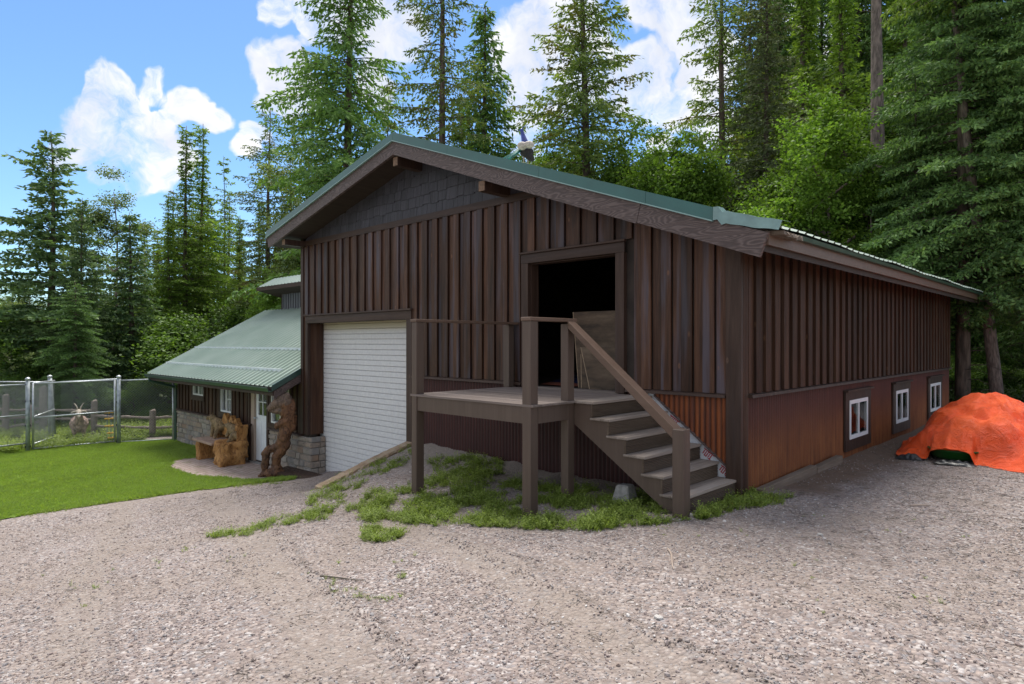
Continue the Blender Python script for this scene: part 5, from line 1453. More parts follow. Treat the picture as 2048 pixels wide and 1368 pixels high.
def pole(parent, name, x, y, z0, z1, r, cap=True, mat='galv_dark', lean=(0, 0)):
    o = parent.location
    q = MB().tube([(x - o[0], y - o[1], z0 - o[2]), (x + lean[0] - o[0], y + lean[1] - o[1], z1 - o[2])], r, 12).build(name, M[mat], parent, smooth=True)
    if cap: MB().tube([(x + lean[0] - o[0], y + lean[1] - o[1], z1 - o[2] - .01 + h) for h in (0, .03, .045, .07, .085)], [r * 1.1, r * 1.25, r * 1.25, r * .8, r * .2], 12).build('cap', M['galv'], q, smooth=True)
    return q
def bar(parent, name, a, b, r=.022, mat='galv'):
    o = parent.location; return MB().tube([tuple(Vector(a) - Vector(o)), tuple(Vector(b) - Vector(o))], r, 8).build(name, M[mat], parent, smooth=True)
PA = on_ground(55.7, 903); PB = on_ground(66, 901.5); PD = on_ground(237.5, 889); PC = on_ground(109, 881); PG = on_ground(229.5, 888.5)
PL = on_ground(-120, 925); PH = (-18.35, -.10); PC2 = on_ground(-140, 880)
g0 = ground_z(*PA); HT = 2.06
# left gate leaf and its post
fn = thing('chain_link_gate', 'chain-link gate leaf cut off by the left photo edge, hung on a capped post', 'gate', (PA[0], PA[1], g0))
pole(fn, 'post', PA[0], PA[1], g0 - .05, g0 + HT, .055)
ga = (PA[0] + (PL[0] - PA[0]) * .012, PA[1] + (PL[1] - PA[1]) * .012)
bar(fn, 'top_rail', (ga[0], ga[1], g0 + 1.93), (PL[0], PL[1], g0 + 1.93)); bar(fn, 'mid_rail', (ga[0], ga[1], g0 + 1.06), (PL[0], PL[1], g0 + 1.06)); bar(fn, 'bottom_rail', (ga[0], ga[1], g0 + .25), (PL[0], PL[1], g0 + .25))
chain_panel('wire_mesh', ga, PL, g0 + .25, g0 + 1.93, g0 + .25, g0 + 1.93, fn)
for h in (.15, .75, 1.45): bar(fn, 'hinge', (PA[0] - .0, PA[1] - .07, g0 + h), (PA[0] + .0, PA[1] + .07, g0 + h), .03, 'rubber')
# main gate leaf
gt2 = thing('chain_link_gate', 'wide chain-link gate leaf with a middle rail in front of the goat', 'gate', (PB[0], PB[1], g0))
bar(gt2, 'stile', (PB[0], PB[1], g0 + .05), (PB[0], PB[1], g0 + 1.96), .026); bar(gt2, 'stile', (PG[0], PG[1], g0 + .06), (PG[0], PG[1], g0 + 1.99), .026)
bar(gt2, 'top_rail', (PB[0], PB[1], g0 + 1.95), (PG[0], PG[1], g0 + 1.97)); bar(gt2, 'mid_rail', (PB[0], PB[1], g0 + .96), (PG[0], PG[1], g0 + 1.02))
bar(gt2, 'bottom_rail', (PB[0], PB[1], g0 + .07), (PG[0], PG[1], g0 + .10))
chain_panel('wire_mesh', PB, PG, g0 + .07, g0 + 1.95, g0 + .10, g0 + 1.97, gt2)
# side run of mesh back to the leaning post
f3 = thing('chain_link_fence', 'short chain-link run going back to a tall leaning capped post', 'fence', (PC[0], PC[1], ground_z(*PC)))
z3 = ground_z(*PC)
pole(f3, 'post', PC[0], PC[1], z3 - .05, z3 + 2.03, .06, lean=(-.08, -.11)); pole(f3, 'post', PC[0] - .18, PC[1] - .10, z3 - .05, z3 + 1.9, .035)
bar(f3, 'top_rail', (PB[0], PB[1], g0 + 1.96), (PC[0], PC[1], z3 + 1.92)); bar(f3, 'mid_rail', (PB[0], PB[1], g0 + .98), (PC[0], PC[1], z3 + 1.0)); bar(f3, 'bottom_rail', (PB[0], PB[1], g0 + .2), (PC[0], PC[1], z3 + .12))
chain_panel('wire_mesh', PB, PC, g0 + .2, g0 + 1.96, z3 + .12, z3 + 1.92, f3)
# back runs
f4 = thing('chain_link_fence', 'long chain-link fence run behind the gate, from the leaning post to the right gate post', 'fence', (PD[0], PD[1], ground_z(*PD)))
zD = ground_z(*PD)
pole(f4, 'post', PD[0], PD[1], zD - .05, zD + 2.04, .058)
for h in (.10, .60, 1.3): bar(f4, 'hinge', (PD[0], PD[1] - .07, zD + h), (PD[0], PD[1] + .05, zD + h), .03, 'rubber')
e4 = (PC[0] - .2, PC[1] + .2); f4e = (PD[0] - .12, PD[1] + .08)
bar(f4, 'top_rail', (e4[0], e4[1], z3 + 1.86), (f4e[0], f4e[1], zD + 1.99)); chain_panel('wire_mesh', e4, f4e, z3 + .05, z3 + 1.90, zD + .05, zD + 2.03, f4)
f5 = thing('chain_link_fence', 'chain-link fence run from the right gate post to the downspout of the side wing', 'fence', (PH[0], PH[1], ground_z(*PH)))
zH = ground_z(*PH)
bar(f5, 'top_rail', (PD[0], PD[1], zD + 1.95), (PH[0], PH[1], zH + 1.97)); bar(f5, 'post', (PH[0], PH[1], zH), (PH[0], PH[1], zH + 1.97), .028)
bar(f5, 'bottom_rail', (PD[0], PD[1], zD + .08), (PH[0], PH[1], zH + .08), .012)
chain_panel('wire_mesh', PD, PH, zD + .06, zD + 1.95, zH + .06, zH + 1.97, f5)
f6 = thing('chain_link_fence', 'chain-link fence run leaving the photo at the left edge, behind the left gate', 'fence', (PC[0] - .3, PC[1] + .1, z3))
bar(f6, 'top_rail', (PC[0] - .2, PC[1], z3 + 1.86), (PC2[0], PC2[1], z3 + 1.86)); chain_panel('wire_mesh', (PC[0] - .2, PC[1]), PC2, z3 + .05, z3 + 1.9, z3 + .05, z3 + 1.9, f6)
# yellow rungs hanging on the gate
yx, yy = on_ground(222, 888)
yl = thing('rung_ladder', 'small hanging ladder of yellow rungs on blue cord fixed to the gate', 'ladder', (yx, yy, ground_z(yx, yy)))
dirx = Vector((PG[0] - PB[0], PG[1] - PB[1], 0)).normalized()
for i, (h, s, wd) in enumerate(((.97, 0, .13), (.78, 0, .12), (.56, .0, .12), (.34, .03, .09), (.19, .04, .085))):
    c = dirx * (-.05 + s)
    a = c - dirx * wd + Vector((0, 0, h)); b = c + dirx * wd + Vector((0, 0, h))
    m = MB().tube([a, a + dirx * .02, b - dirx * .02, b], [.017, .024, .024, .017], 8).tube([c + Vector((0, 0, h - .035)), c + Vector((0, 0, h + .02))], [.03, .036], 8); m.build('rung', M['yellow'], yl, smooth=True)
M['cord'] = simple('blue_cord', (0.10, 0.14, 0.30), 0.7)
for s in (-.05, .05): MB().tube([dirx * (-.05 + s) + Vector((0, 0, .15)), dirx * (-.05 + s) + Vector((0, 0, 1.03))], .008, 6).build('cord', M['cord'], yl)

# split-rail fence behind, weathered grey
sr = []
SRP = [(11, 872, 789), (62, 868, 810), (86, 865, 773), (188, 868, 801), (305, 873, 820), (352, 870, 822)]
names = ['weathered wooden post at the far left edge behind the chain-link', 'short weathered post just left of the tall one, behind the gate', 'tallest weathered wooden post behind the leaning fence post', 'weathered wooden post to the right of the goat', 'weathered wooden post between the right gate post and the downspout', 'weathered wooden post half hidden by the downspout']
pp = []
for i, (px, pb, pt_) in enumerate(SRP):
    x, y = on_ground(px, pb); d = (x - CAM[0]) * FWD[0] + (y - CAM[1]) * FWD[1]
    zt_ = CAM[2] - (pt_ - 684) / 1275 * d; z0 = terrain(x, y); pp.append((x, y, z0, zt_))
    m = MB().tube([(x, y, z0 - .2), (x + .01, y, (z0 + zt_) / 2), (x, y + .01, zt_ - .02), (x, y, zt_)], [.13 if i == 2 else .10, .10 if i != 2 else .125, .095 if i != 2 else .12, .08], 9)
    tag(m.build('wooden_post', M['oldrail'], None, smooth=False), names[i], 'post', 'posts of the split-rail fence')
rid = 0
RL = ['top rail', 'second rail', 'third rail', 'lowest rail']
spans = [((-60, 0), (0, 0)), (0, 2), (2, 3), (3, 4), (4, 5)]
where = ['left of the far left post', 'between the far left post and the tall post', 'behind the gate and the goat', 'crossing behind the right gate post', 'next to the downspout']
for si, sp in enumerate(spans):
    if si == 0: a = (pp[0][0] - 2.6, pp[0][1] - 2.2, pp[0][2] - .1); b = pp[0]
    else: a, b = pp[sp[0]], pp[sp[1]]
    hs = (.86, .60, .34, .12) if si < 2 else ((.80, .50) if si == 2 else (.62, .28))
    for ri, h in enumerate(hs):
        n = 7; pts = []
        for i in range(n + 1):
            t = i / n; pts.append((a[0] + (b[0] - a[0]) * t, a[1] + (b[1] - a[1]) * t, a[2] + (b[2] - a[2]) * t + h + .03 * mnoise.noise(Vector((si * 3 + t * 4, ri, 0))) + (.12 * (t - .5) if (si + ri) % 3 == 0 and si < 2 else 0)))
        tag(MB().tube(pts, [.045 + .012 * math.sin(i * 2.1 + ri) for i in range(n + 1)], 7).build('split_rail', M['oldrail'], None), 'weathered %s of the split-rail fence %s' % (RL[ri] if len(hs) == 4 else ('upper rail', 'lower rail')[ri], where[si]), 'rail', 'rails of the split-rail fence')

# ================================================================ TREES
def rhombs(c, t, s, L, W):
    """c base (n,3), t direction, s side, L length, W width -> vertices of leaf-shaped quads"""
    L = np.asarray(L)[:, None]; W = np.asarray(W)[:, None]
    return np.stack([c, c + t * L * .45 + s * W * .5, c + t * L, c + t * L * .45 - s * W * .5], 1).reshape(-1, 3)
def unit(a): return a / np.maximum(1e-9, np.linalg.norm(a, axis=-1, keepdims=True))
def side_of(t, rng):
    r = rng.normal(size=t.shape); return unit(np.cross(t, r))

def conifer(key, seed, H, Rm, cb=.08, power=.8, up=.25, droop=.55, whorl=.30, nb=5, leafL=0.208, leafW=0.085, twig=.36, hang=.25, irregular=.3, gap=.0, mat='fir', bark='bark', trunk_r=.17, stepn=.13, lm=.07, lobes=None, thin=2.0):
    rng = np.random.default_rng(seed); tm = MB(); VV = []
    tp = [(0.10 * math.sin(z * .35 + seed) * (z / H), 0.10 * math.cos(z * .27 + seed) * (z / H), z) for z in np.linspace(-.3, H, 12)]
    tm.tube(tp, [trunk_r * (1 - .93 * max(0, min(1, p[2] / H))) for p in tp], 9)
    for i in range(22):
        a = rng.uniform(0, 6.28); zz = H * rng.uniform(.03, max(.30, cb * 1.05)); l = rng.uniform(.4, 1.3) * min(1.3, Rm * .5)
        tm.tube([(0, 0, zz), (math.cos(a) * l * .55, math.sin(a) * l * .55, zz + .03), (math.cos(a + .2) * l, math.sin(a + .2) * l, zz - .16 * l)], [.016, .009, .003], 3, cap=False)
    z = cb * H; wi = 0
    while z < H * .985:
        t = (z / H - cb) / (1 - cb)
        base = Rm * ((1 - t) ** power) * min(1, .45 + t * 5)
        if lobes: base *= 1 + lobes * math.sin(z * 2.1 + seed) * .5 + lobes * math.sin(z * .9 + seed * 2) * .5
        if t > thin: base *= .20 + .10 * math.sin(z * 3)
        base = max(base, .22)
        n = nb if t < .85 else max(3, nb - 2)
        a0 = rng.uniform(0, 6.28)
        for b in range(n):
            if rng.random() < gap: continue
            a = a0 + 6.283 * b / n + rng.normal() * .25
            Lb = base * rng.uniform(1 - irregular, 1 + irregular * .55); zz = z + rng.uniform(-.5, .5) * whorl
            u_ = up * (0.4 + t * 1.6) + rng.normal() * .06; dr = droop * (1.15 - t * .6)
            o = np.array([math.cos(a), math.sin(a), 0]); tg = np.array([-math.sin(a), math.cos(a), 0])
            bend = rng.normal() * .12
            def pos(s): return (o * (s * Lb)[:, None] + tg * (bend * s * s * Lb)[:, None] + np.stack([0 * s, 0 * s, zz + Lb * (u_ * s - dr * s * s + .22 * dr * s ** 4)], 1))
            P4 = pos(np.array([0, .35, .7, 1.0])); tm.tube([tuple(p) for p in P4], [.008 + .011 * Lb, .006 + .007 * Lb, .005 + .003 * Lb, .002], 3, cap=False)
            nn = max(3, int(Lb / stepn)); s = np.linspace(.14, 1.0, nn) + rng.uniform(-.02, .02, nn)
            C = pos(s); lt = np.maximum(.09, Lb * twig * (1.02 - s * .82) * (np.minimum(1, s * 4)))
            m = max(2, int(Lb * twig / lm * .75))
            sd = np.array([1, -1])
            q = (np.arange(m) + .5) / m
            Sg, Sd, Q = np.meshgrid(np.arange(nn), sd, q, indexing='ij'); Sg = Sg.ravel(); Sd = Sd.ravel(); Q = Q.ravel()
            keep = rng.random(len(Q)) < (lt[Sg] / (Lb * twig) * 1.5 + .2); Sg, Sd, Q = Sg[keep], Sd[keep], Q[keep]
            if len(Q) == 0: continue
            ang = .95 + rng.normal(size=len(Q)) * .2
            td = o[None] * np.cos(ang)[:, None] + tg[None] * (np.sin(ang) * Sd)[:, None]
            dz = -hang * Q * (.5 + rng.random(len(Q)))
            pp_ = C[Sg] + td * (Q * lt[Sg])[:, None] + np.stack([0 * Q, 0 * Q, dz * lt[Sg]], 1) + rng.normal(size=(len(Q), 3)) * .025
            d = unit(td * .8 + rng.normal(size=pp_.shape) * .42 + np.array([0, 0, -hang]))
            VV.append(rhombs(pp_, d, side_of(d, rng), leafL * rng.uniform(.6, 1.3, len(Q)), leafW * rng.uniform(.7, 1.4, len(Q))))
            ns = nn * 2; ss = rng.uniform(.3, 1.0, ns); Cs = pos(ss); d = unit(o[None] + rng.normal(size=(ns, 3)) * .4 + np.array([0, 0, .1 - hang * .6]))
            VV.append(rhombs(Cs, d, side_of(d, rng), leafL * rng.uniform(.7, 1.3, ns), leafW * rng.uniform(.8, 1.4, ns)))
        z += whorl * .82 * (1.1 - .45 * t) * rng.uniform(.8, 1.2); wi += 1
    V = np.concatenate(VV)
    crown = npmesh(key + '_crown', V, np.arange(len(V)).reshape(-1, 4), M[mat])
    trunk = tm.mesh(key + '_trunk', M[bark], True)
    return dict(trunk=trunk, crown=crown, H=H, n=len(V) // 4)

def broadleaf(key, seed, H, Rm, cb=.2, nlimb=16, ncl=150, per=150, leaf=.085, mat='birch', bark='bark_light', trunk_r=.09, spread=.34, col_=1.0):
    rng = np.random.default_rng(seed); tm = MB(); VV = []
    tp = [(0.15 * math.sin(z * .5 + seed) * z / H, 0.15 * math.cos(z * .4 + seed * 2) * z / H, z) for z in np.linspace(-.3, H * .93, 10)]
    tm.tube(tp, [trunk_r * (1 - .9 * max(0, p[2] / H)) for p in tp], 8)
    ends = []
    for i in range(nlimb):
        t = rng.uniform(0, 1); z = H * (cb + (1 - cb) * t * .92); a = rng.uniform(0, 6.28)
        L = Rm * (math.sin(min(1, (t * .8 + .22)) * math.pi) ** .7) * rng.uniform(.65, 1.1) + .15
        p = [(0, 0, z - .2)] + [(math.cos(a + .2 * k) * L * k / 4, math.sin(a + .2 * k) * L * k / 4, z - .2 + L * (.75 * k / 4 - .25 * (k / 4) ** 2)) for k in (1, 2, 3, 4)]
        tm.tube(p, [.01 + .018 * L, .008 + .012 * L, .006 + .008 * L, .004 + .004 * L, .003], 4, cap=False)
        ends += [(p[k], k) for k in (2, 3, 4)]
    ends += [((0, 0, H * (cb + (1 - cb) * k / 6)), 4) for k in range(3, 7)]
    for i in range(ncl):
        e, k = ends[rng.integers(len(ends))]
        c = np.array(e) + rng.normal(size=3) * np.array([.30, .30, .24]) * Rm * .42
        n = int(per * rng.uniform(.5, 1.4)); r = spread * rng.uniform(.6, 1.3)
        p = c + rng.normal(size=(n, 3)) * np.array([r, r, r * .55]) * .7
        d = unit(rng.normal(size=(n, 3)) * np.array([1, 1, .6]) + np.array([0, 0, -.35]))
        up_ = unit(rng.normal(size=(n, 3)) * .6 + np.array([0, 0, 1.0])); s = unit(np.cross(d, up_))
        VV.append(rhombs(p, d, s, leaf * rng.uniform(.7, 1.3, n), leaf * .72 * rng.uniform(.7, 1.2, n)))
    V = np.concatenate(VV)
    return dict(trunk=tm.mesh(key + '_trunk', M[bark], True), crown=npmesh(key + '_crown', V, np.arange(len(V)).reshape(-1, 4), M[mat]), H=H, n=len(V) // 4)

T = {}
T['spruceA'] = conifer('spruce_ragged', 11, 12, 2.25, cb=.07, power=.62, up=.30, droop=.50, nb=5, irregular=.6, mat='spruce', lobes=.35, leafL=0.193, leafW=0.082, gap=.05, whorl=.33)
T['spruceB'] = conifer('spruce_dense', 12, 10, 1.8, cb=.04, power=.75, up=.15, droop=.45, nb=6, mat='spruce', leafL=0.183, leafW=0.075, whorl=.30)
T['larchA'] = conifer('larch_tall', 13, 14, 1.9, cb=.12, power=.55, up=.10, droop=.28, nb=7, mat='larch', leafL=0.132, leafW=0.048, whorl=.33, hang=.45, twig=.42, irregular=.45, gap=.08, trunk_r=.15, thin=.62)
T['snag'] = conifer('thin_snag', 14, 14, .95, cb=.35, power=.4, up=.05, droop=.3, nb=3, mat='larch', leafL=0.169, leafW=0.067, whorl=.36, gap=.35, irregular=.5, trunk_r=.10)
T['firA'] = conifer('fir_drooping', 15, 19, 2.5, cb=.10, power=.50, up=.22, droop=.62, nb=7, mat='cedar', leafL=0.183, leafW=0.061, whorl=.36, hang=.8, irregular=.6, gap=.12, lobes=.45, trunk_r=.22, stepn=.14, lm=.085)
T['firB'] = conifer('fir_sparse', 16, 20, 2.3, cb=.12, power=.45, up=.22, droop=.52, nb=5, mat='yfir', leafL=0.162, leafW=0.058, whorl=.42, hang=.6, irregular=.55, gap=.16, lobes=.3, trunk_r=.20, stepn=.14, lm=.085)
T['cedar'] = conifer('cedar_columnar', 17, 16, 2.2, cb=.06, power=.72, up=.30, droop=.75, nb=6, mat='cedar', leafL=0.203, leafW=0.068, whorl=.32, hang=1.1, irregular=.3, trunk_r=.18, stepn=.135, lm=.085)
T['firY'] = conifer('fir_yellowing', 18, 18, 2.7, cb=.10, power=.62, up=.22, droop=.48, nb=5, mat='yfir', leafL=0.172, leafW=0.061, whorl=.35, hang=.45, irregular=.45, gap=.06, lobes=.25, trunk_r=.22, stepn=.14, lm=.085)
T['brown'] = conifer('fir_dull', 19, 18, 2.2, cb=.08, power=.5, up=.15, droop=.5, nb=5, mat='brownfir', leafL=0.172, leafW=0.061, whorl=.36, hang=.4, irregular=.4, gap=.05, trunk_r=.2, stepn=.14, lm=.085)
T['bigfir'] = conifer('fir_layered', 20, 15, 3.3, cb=.20, power=.55, up=.10, droop=.42, nb=7, mat='fir', leafL=.15, leafW=.055, whorl=.42, hang=.30, irregular=.45, gap=.06, trunk_r=.22, stepn=.11, lm=.062, twig=.34)
T['tallbare'] = conifer('tall_bare', 21, 24, 3.0, cb=.62, power=.4, up=.0, droop=.35, nb=4, mat='larch', bark='bark_light', leafL=0.221, leafW=0.085, whorl=.45, hang=.6, irregular=.5, gap=.15, trunk_r=.31, stepn=.18, lm=.11)
T['birch'] = broadleaf('birch', 31, 8, 2.3, ncl=260, per=150, leaf=.09, spread=.25)
T['birch2'] = broadleaf('maple', 32, 7, 2.2, cb=.1, ncl=240, per=140, leaf=.10, spread=.28)
T['aspen'] = broadleaf('aspen', 33, 11, 1.7, cb=.25, nlimb=20, ncl=170, per=130, leaf=.10, mat='aspen')
T['shrub'] = broadleaf('shrub', 34, 3.2, 1.5, cb=.02, nlimb=14, ncl=90, per=150, leaf=.09, mat='shrub', bark='bark', trunk_r=.04)

def plant(px, ytop, d, key, label, name='conifer_tree', cat='tree', wide=1.0, rot=None, group=None, lean=(0, 0), hgt=None):
    x, y = at_depth(px, d); z = terrain(x, y) - .1
    h = hgt if hgt else CAM[2] - (ytop - 684) / 1275 * d - z
    s = h / T[key]['H']
    t = thing(name, label, cat, (x, y, z), 0, group)
    t.rotation_euler = (lean[0], lean[1], rot if rot is not None else random.uniform(0, 6.28)); t.scale = (s * wide, s * wide, s)
    for nm in ('trunk', 'crown'):
        o = bpy.data.objects.new(nm, T[key][nm]); COL.objects.link(o); o.parent = t
    return t

# left of the barn
plant(100, 262, 27, 'spruceA', 'ragged dark spruce with a lopsided double top, tallest tree at the far left', 'spruce_tree', wide=1.3, rot=.6)
plant(165, 395, 26, 'spruceA', 'lower second spruce crown leaning right out of the ragged far-left spruce', 'spruce_tree', wide=.8, rot=3.2)
plant(150, 560, 24, 'bigfir', 'small bright green fir in front of the ragged far-left spruce', 'fir_tree', wide=1.15)
plant(228, 352, 33, 'aspen', 'pale grey-green aspen rising between the ragged spruce and the dark spruce', 'aspen_tree', wide=1.1)
plant(262, 425, 28, 'spruceB', 'dense dark pointed spruce left of the larches, behind the chain-link fence', 'spruce_tree', wide=1.15)
plant(372, 250, 34, 'larchA', 'left one of two thin-topped larches standing close together', 'larch_tree', wide=1.25)
plant(402, 246, 35.5, 'larchA', 'right one of two thin-topped larches standing close together', 'larch_tree', wide=1.25)
plant(340, 385, 33, 'larchA', 'shorter larch at the left side of the two thin-topped larches', 'larch_tree', wide=1.1)
plant(447, 312, 37, 'snag', 'thin bare-topped snag between the twin larches and the fir by the barn', 'larch_tree', wide=1.0)
plant(480, 430, 35, 'larchA', 'low larch below the thin bare-topped snag', 'larch_tree', wide=1.2)
plant(538, 218, 33, 'firB', 'thin fir with a ragged top just left of the barn gable', 'fir_tree', wide=1.35)
plant(582, 300, 35, 'firY', 'fir half hidden behind the left eave of the barn', 'fir_tree', wide=.9)
plant(545, 545, 27, 'birch', 'bright leafy tree showing under the raised roof of the side wing', 'leafy_tree', cat='tree', wide=.8)
plant(20, 575, 30, 'aspen', 'pale leafy tree at the left edge behind the ragged spruce', 'leafy_tree', wide=1.5)
plant(-40, 640, 26, 'shrub', 'pale bush cut by the left edge of the photo', 'bush', 'bush', wide=1.3)
# behind the barn
plant(697, -260, 27, 'firA', 'tall drooping fir rising behind the left slope of the barn roof', 'fir_tree', wide=1.12, rot=1.0)
plant(775, 190, 30, 'firB', 'shorter fir peeking over the ridge to the right of the tall drooping fir', 'fir_tree', wide=1.1)
plant(620, 250, 31, 'aspen', 'thin leafy tree behind the left eave of the barn', 'leafy_tree', wide=1.2)
plant(886, -380, 25, 'firB', 'tall sparse fir with a visible trunk right behind the barn ridge', 'fir_tree', wide=.95, rot=2.0)
plant(968, 8, 28, 'cedar', 'pointed cedar with hanging sprays right of the sparse fir', 'cedar_tree', wide=1.35)
plant(920, 235, 24, 'larchA', 'low bushy larch behind the roof below the pointed cedar', 'larch_tree', wide=1.3)
plant(1170, -210, 26, 'firY', 'broad fir with yellowing boughs behind the middle of the roof', 'fir_tree', wide=1.12, rot=.3)
plant(1090, 255, 29, 'birch', 'leafy tree filling in left of the yellowing fir', 'leafy_tree', wide=.9)
plant(1310, 262, 23, 'birch', 'bright leafy tree right of the yellowing fir, showing over the roof', 'leafy_tree', wide=1.0)
plant(1395, 300, 21, 'birch2', 'low yellow-green leafy tree over the right part of the roof', 'leafy_tree', wide=.9)
plant(1250, 300, 25, 'birch2', 'low leafy tree beside the right boughs of the yellowing fir', 'leafy_tree', wide=.8)
plant(1445, -230, 26, 'firB', 'open-branched fir with a thin trunk against the clouds at upper right', 'fir_tree', wide=1.15, rot=4.0)
plant(1532, -110, 24, 'brown', 'dull brownish dense fir right of the open-branched fir', 'fir_tree', wide=1.0)
plant(1480, 330, 22, 'shrub', 'small leafy bush over the lower roof edge', 'bush', 'bush', wide=.8, hgt=4.2)
plant(1610, -180, 28, 'larchA', 'tall soft green larch behind the bright leafy tree', 'larch_tree', wide=1.2)
plant(1690, -160, 26, 'larchA', 'tall soft green larch just left of the big bare trunk', 'larch_tree', wide=1.25)
plant(1650, 185, 19, 'birch', 'big bright leafy tree behind the low corner of the roof', 'leafy_tree', wide=.95)
plant(1580, 330, 20, 'birch2', 'leafy tree left of the big bright one, above the bent roof corner', 'leafy_tree', wide=.85)
plant(1735, 330, 18.5, 'birch2', 'leafy tree standing in front of the big bare trunk', 'leafy_tree', wide=.8)
plant(1755, 0, 21, 'tallbare', 'tall tree with a thick bare scaly trunk at upper right', 'tall_conifer', wide=1.0, hgt=24)
plant(1875, -200, 23, 'firA', 'dark drooping fir right of the big bare trunk', 'fir_tree', wide=1.1)
plant(1925, -330, 16.5, 'bigfir', 'large layered fir with drooping boughs at the right edge', 'fir_tree', wide=.85, rot=.5)
plant(2075, -260, 15.5, 'bigfir', 'large fir partly cut off by the right edge of the photo', 'fir_tree', wide=.9, rot=2.2)
plant(1830, 150, 17.5, 'bigfir', 'smaller layered fir in front, its boughs over the barn eave', 'fir_tree', wide=.75, rot=4.1)
lt = plant(1998, 0, 16.3, 'tallbare', 'leaning bare trunk behind the orange tarp', 'leaning_conifer', wide=.72, hgt=17)
lt.rotation_euler = (0, 0, math.atan2(RGT[1], RGT[0])); 
lt.rotation_mode = 'QUATERNION'
from mathutils import Quaternion
lt.rotation_quaternion = Quaternion((FWD[0], FWD[1], 0), R(-6.5))
plant(2200, -300, 19, 'firA', 'fir just outside the right edge of the photo', 'fir_tree', wide=1.1)
# far rows that close the wood
KIND = dict(spruceB='dense dark spruce', larchA='soft green larch', aspen='pale aspen', birch='fresh green leafy tree', firY='yellowing fir', firA='drooping fir', brown='dull brownish fir', shrub='low rounded bush', birch2='spreading leafy tree')
def far_row(x0, x1, step, d0, d1, yt0, yt1, keys, label, group):
    px = x0
    while px < x1:
        k = random.choice(keys); plant(px + random.uniform(-.3, .3) * step, random.uniform(yt0, yt1), random.uniform(d0, d1), k, KIND[k] + ' ' + label, 'forest_tree', 'tree', wide=random.uniform(1.0, 1.35), group=group)
        px += step
far_row(-260, 300, 52, 36, 44, 540, 610, ['spruceB', 'larchA', 'aspen', 'birch'], 'in the low far forest row at the left', 'far forest trees at the left')
far_row(290, 640, 32, 38, 46, 380, 470, ['larchA', 'larchA', 'firY', 'spruceB'], 'in the far row between the dark spruce and the barn', 'far forest trees beside the barn')
far_row(660, 1460, 55, 34, 42, 300, 370, ['larchA', 'birch', 'firY', 'spruceB'], 'in the far row just showing over the barn roof', 'far forest trees over the roof')
plant(1722, -230, 31, 'firA', 'tall drooping fir directly behind the big bare trunk', 'fir_tree', wide=1.1)
plant(1800, -120, 29, 'larchA', 'soft green larch between the big bare trunk and the layered firs', 'larch_tree', wide=1.4)
plant(1560, -60, 32, 'cedar', 'drooping cedar filling the gap behind the dull fir', 'cedar_tree', wide=1.5)
far_row(1500, 2320, 34, 29, 38, -200, 60, ['brown', 'spruceB', 'larchA', 'firA'], 'deep in the dark wood at the right', 'dark forest trees at the right')
far_row(1880, 2320, 60, 22, 26, 350, 520, ['spruceB', 'brown'], 'in the shade behind the orange tarp', 'understorey conifers at the right')
far_row(-260, 640, 45, 34, 38, 600, 640, ['shrub', 'birch2'], 'in the low gaps of the far forest at left', 'low bushy trees at the far left')
far_row(-220, 370, 48, 24.5, 27, 715, 780, ['shrub'], 'in the undergrowth behind the chain-link fence', 'bushes behind the fence')
far_row(1890, 2300, 55, 17.5, 21, 700, 745, ['shrub'], 'at the foot of the wood behind the tarp', 'bushes behind the tarp')
far_row(360, 600, 50, 28, 32, 600, 660, ['shrub', 'spruceB'], 'at the foot of the larches beyond the side wing', 'bushes beyond the side wing')

# ================================================================ SMALL GROWTH, GRASS, PEBBLES
def scatter(name, pts, protos, scl, kind_mat=None, tilt=.25, flat=False):
    pc = bpy.data.collections.new(name + '_kinds')
    for i, me in enumerate(protos):
        o = bpy.data.objects.new('%s_kind' % name, me); pc.objects.link(o)
    pts = np.asarray(pts, dtype=np.float32); n = len(pts)
    me = bpy.data.meshes.new(name); me.vertices.add(n); me.vertices.foreach_set('co', pts.ravel())
    a = me.attributes.new('rot', 'FLOAT_VECTOR', 'POINT')
    rot = np.stack([RNG.normal(size=n) * tilt, RNG.normal(size=n) * tilt, RNG.uniform(0, 6.28, n)], 1).astype(np.float32); a.data.foreach_set('vector', rot.ravel())
    b = me.attributes.new('scl', 'FLOAT_VECTOR', 'POINT'); scl = np.asarray(scl, dtype=np.float32)
    if scl.ndim == 1: scl = np.repeat(scl[:, None], 3, 1)
    b.data.foreach_set('vector', scl.ravel()); me.update()
    o = link_mesh(name, me); o['kind'] = 'stuff'
    ng = bpy.data.node_groups.new(name, 'GeometryNodeTree'); ng.interface.new_socket('Geometry', in_out='INPUT', socket_type='NodeSocketGeometry'); ng.interface.new_socket('Geometry', in_out='OUTPUT', socket_type='NodeSocketGeometry')
    N = ng.nodes; gi = N.new('NodeGroupInput'); go = N.new('NodeGroupOutput')
    ci = N.new('GeometryNodeCollectionInfo'); ci.inputs['Collection'].default_value = pc; ci.inputs['Separate Children'].default_value = True; ci.inputs['Reset Children'].default_value = True
    ip = N.new('GeometryNodeInstanceOnPoints'); ip.inputs['Pick Instance'].default_value = True
    r1 = N.new('GeometryNodeInputNamedAttribute'); r1.data_type = 'FLOAT_VECTOR'; r1.inputs['Name'].default_value = 'rot'
    r2 = N.new('GeometryNodeInputNamedAttribute'); r2.data_type = 'FLOAT_VECTOR'; r2.inputs['Name'].default_value = 'scl'
    L = ng.links; L.new(gi.outputs[0], ip.inputs['Points']); L.new(ci.outputs[0], ip.inputs['Instance'])
    L.new(r1.outputs[0], ip.inputs['Rotation']); L.new(r2.outputs[0], ip.inputs['Scale']); L.new(ip.outputs[0], go.inputs[0])
    md = o.modifiers.new('scatter', 'NODES'); md.node_group = ng
    return o
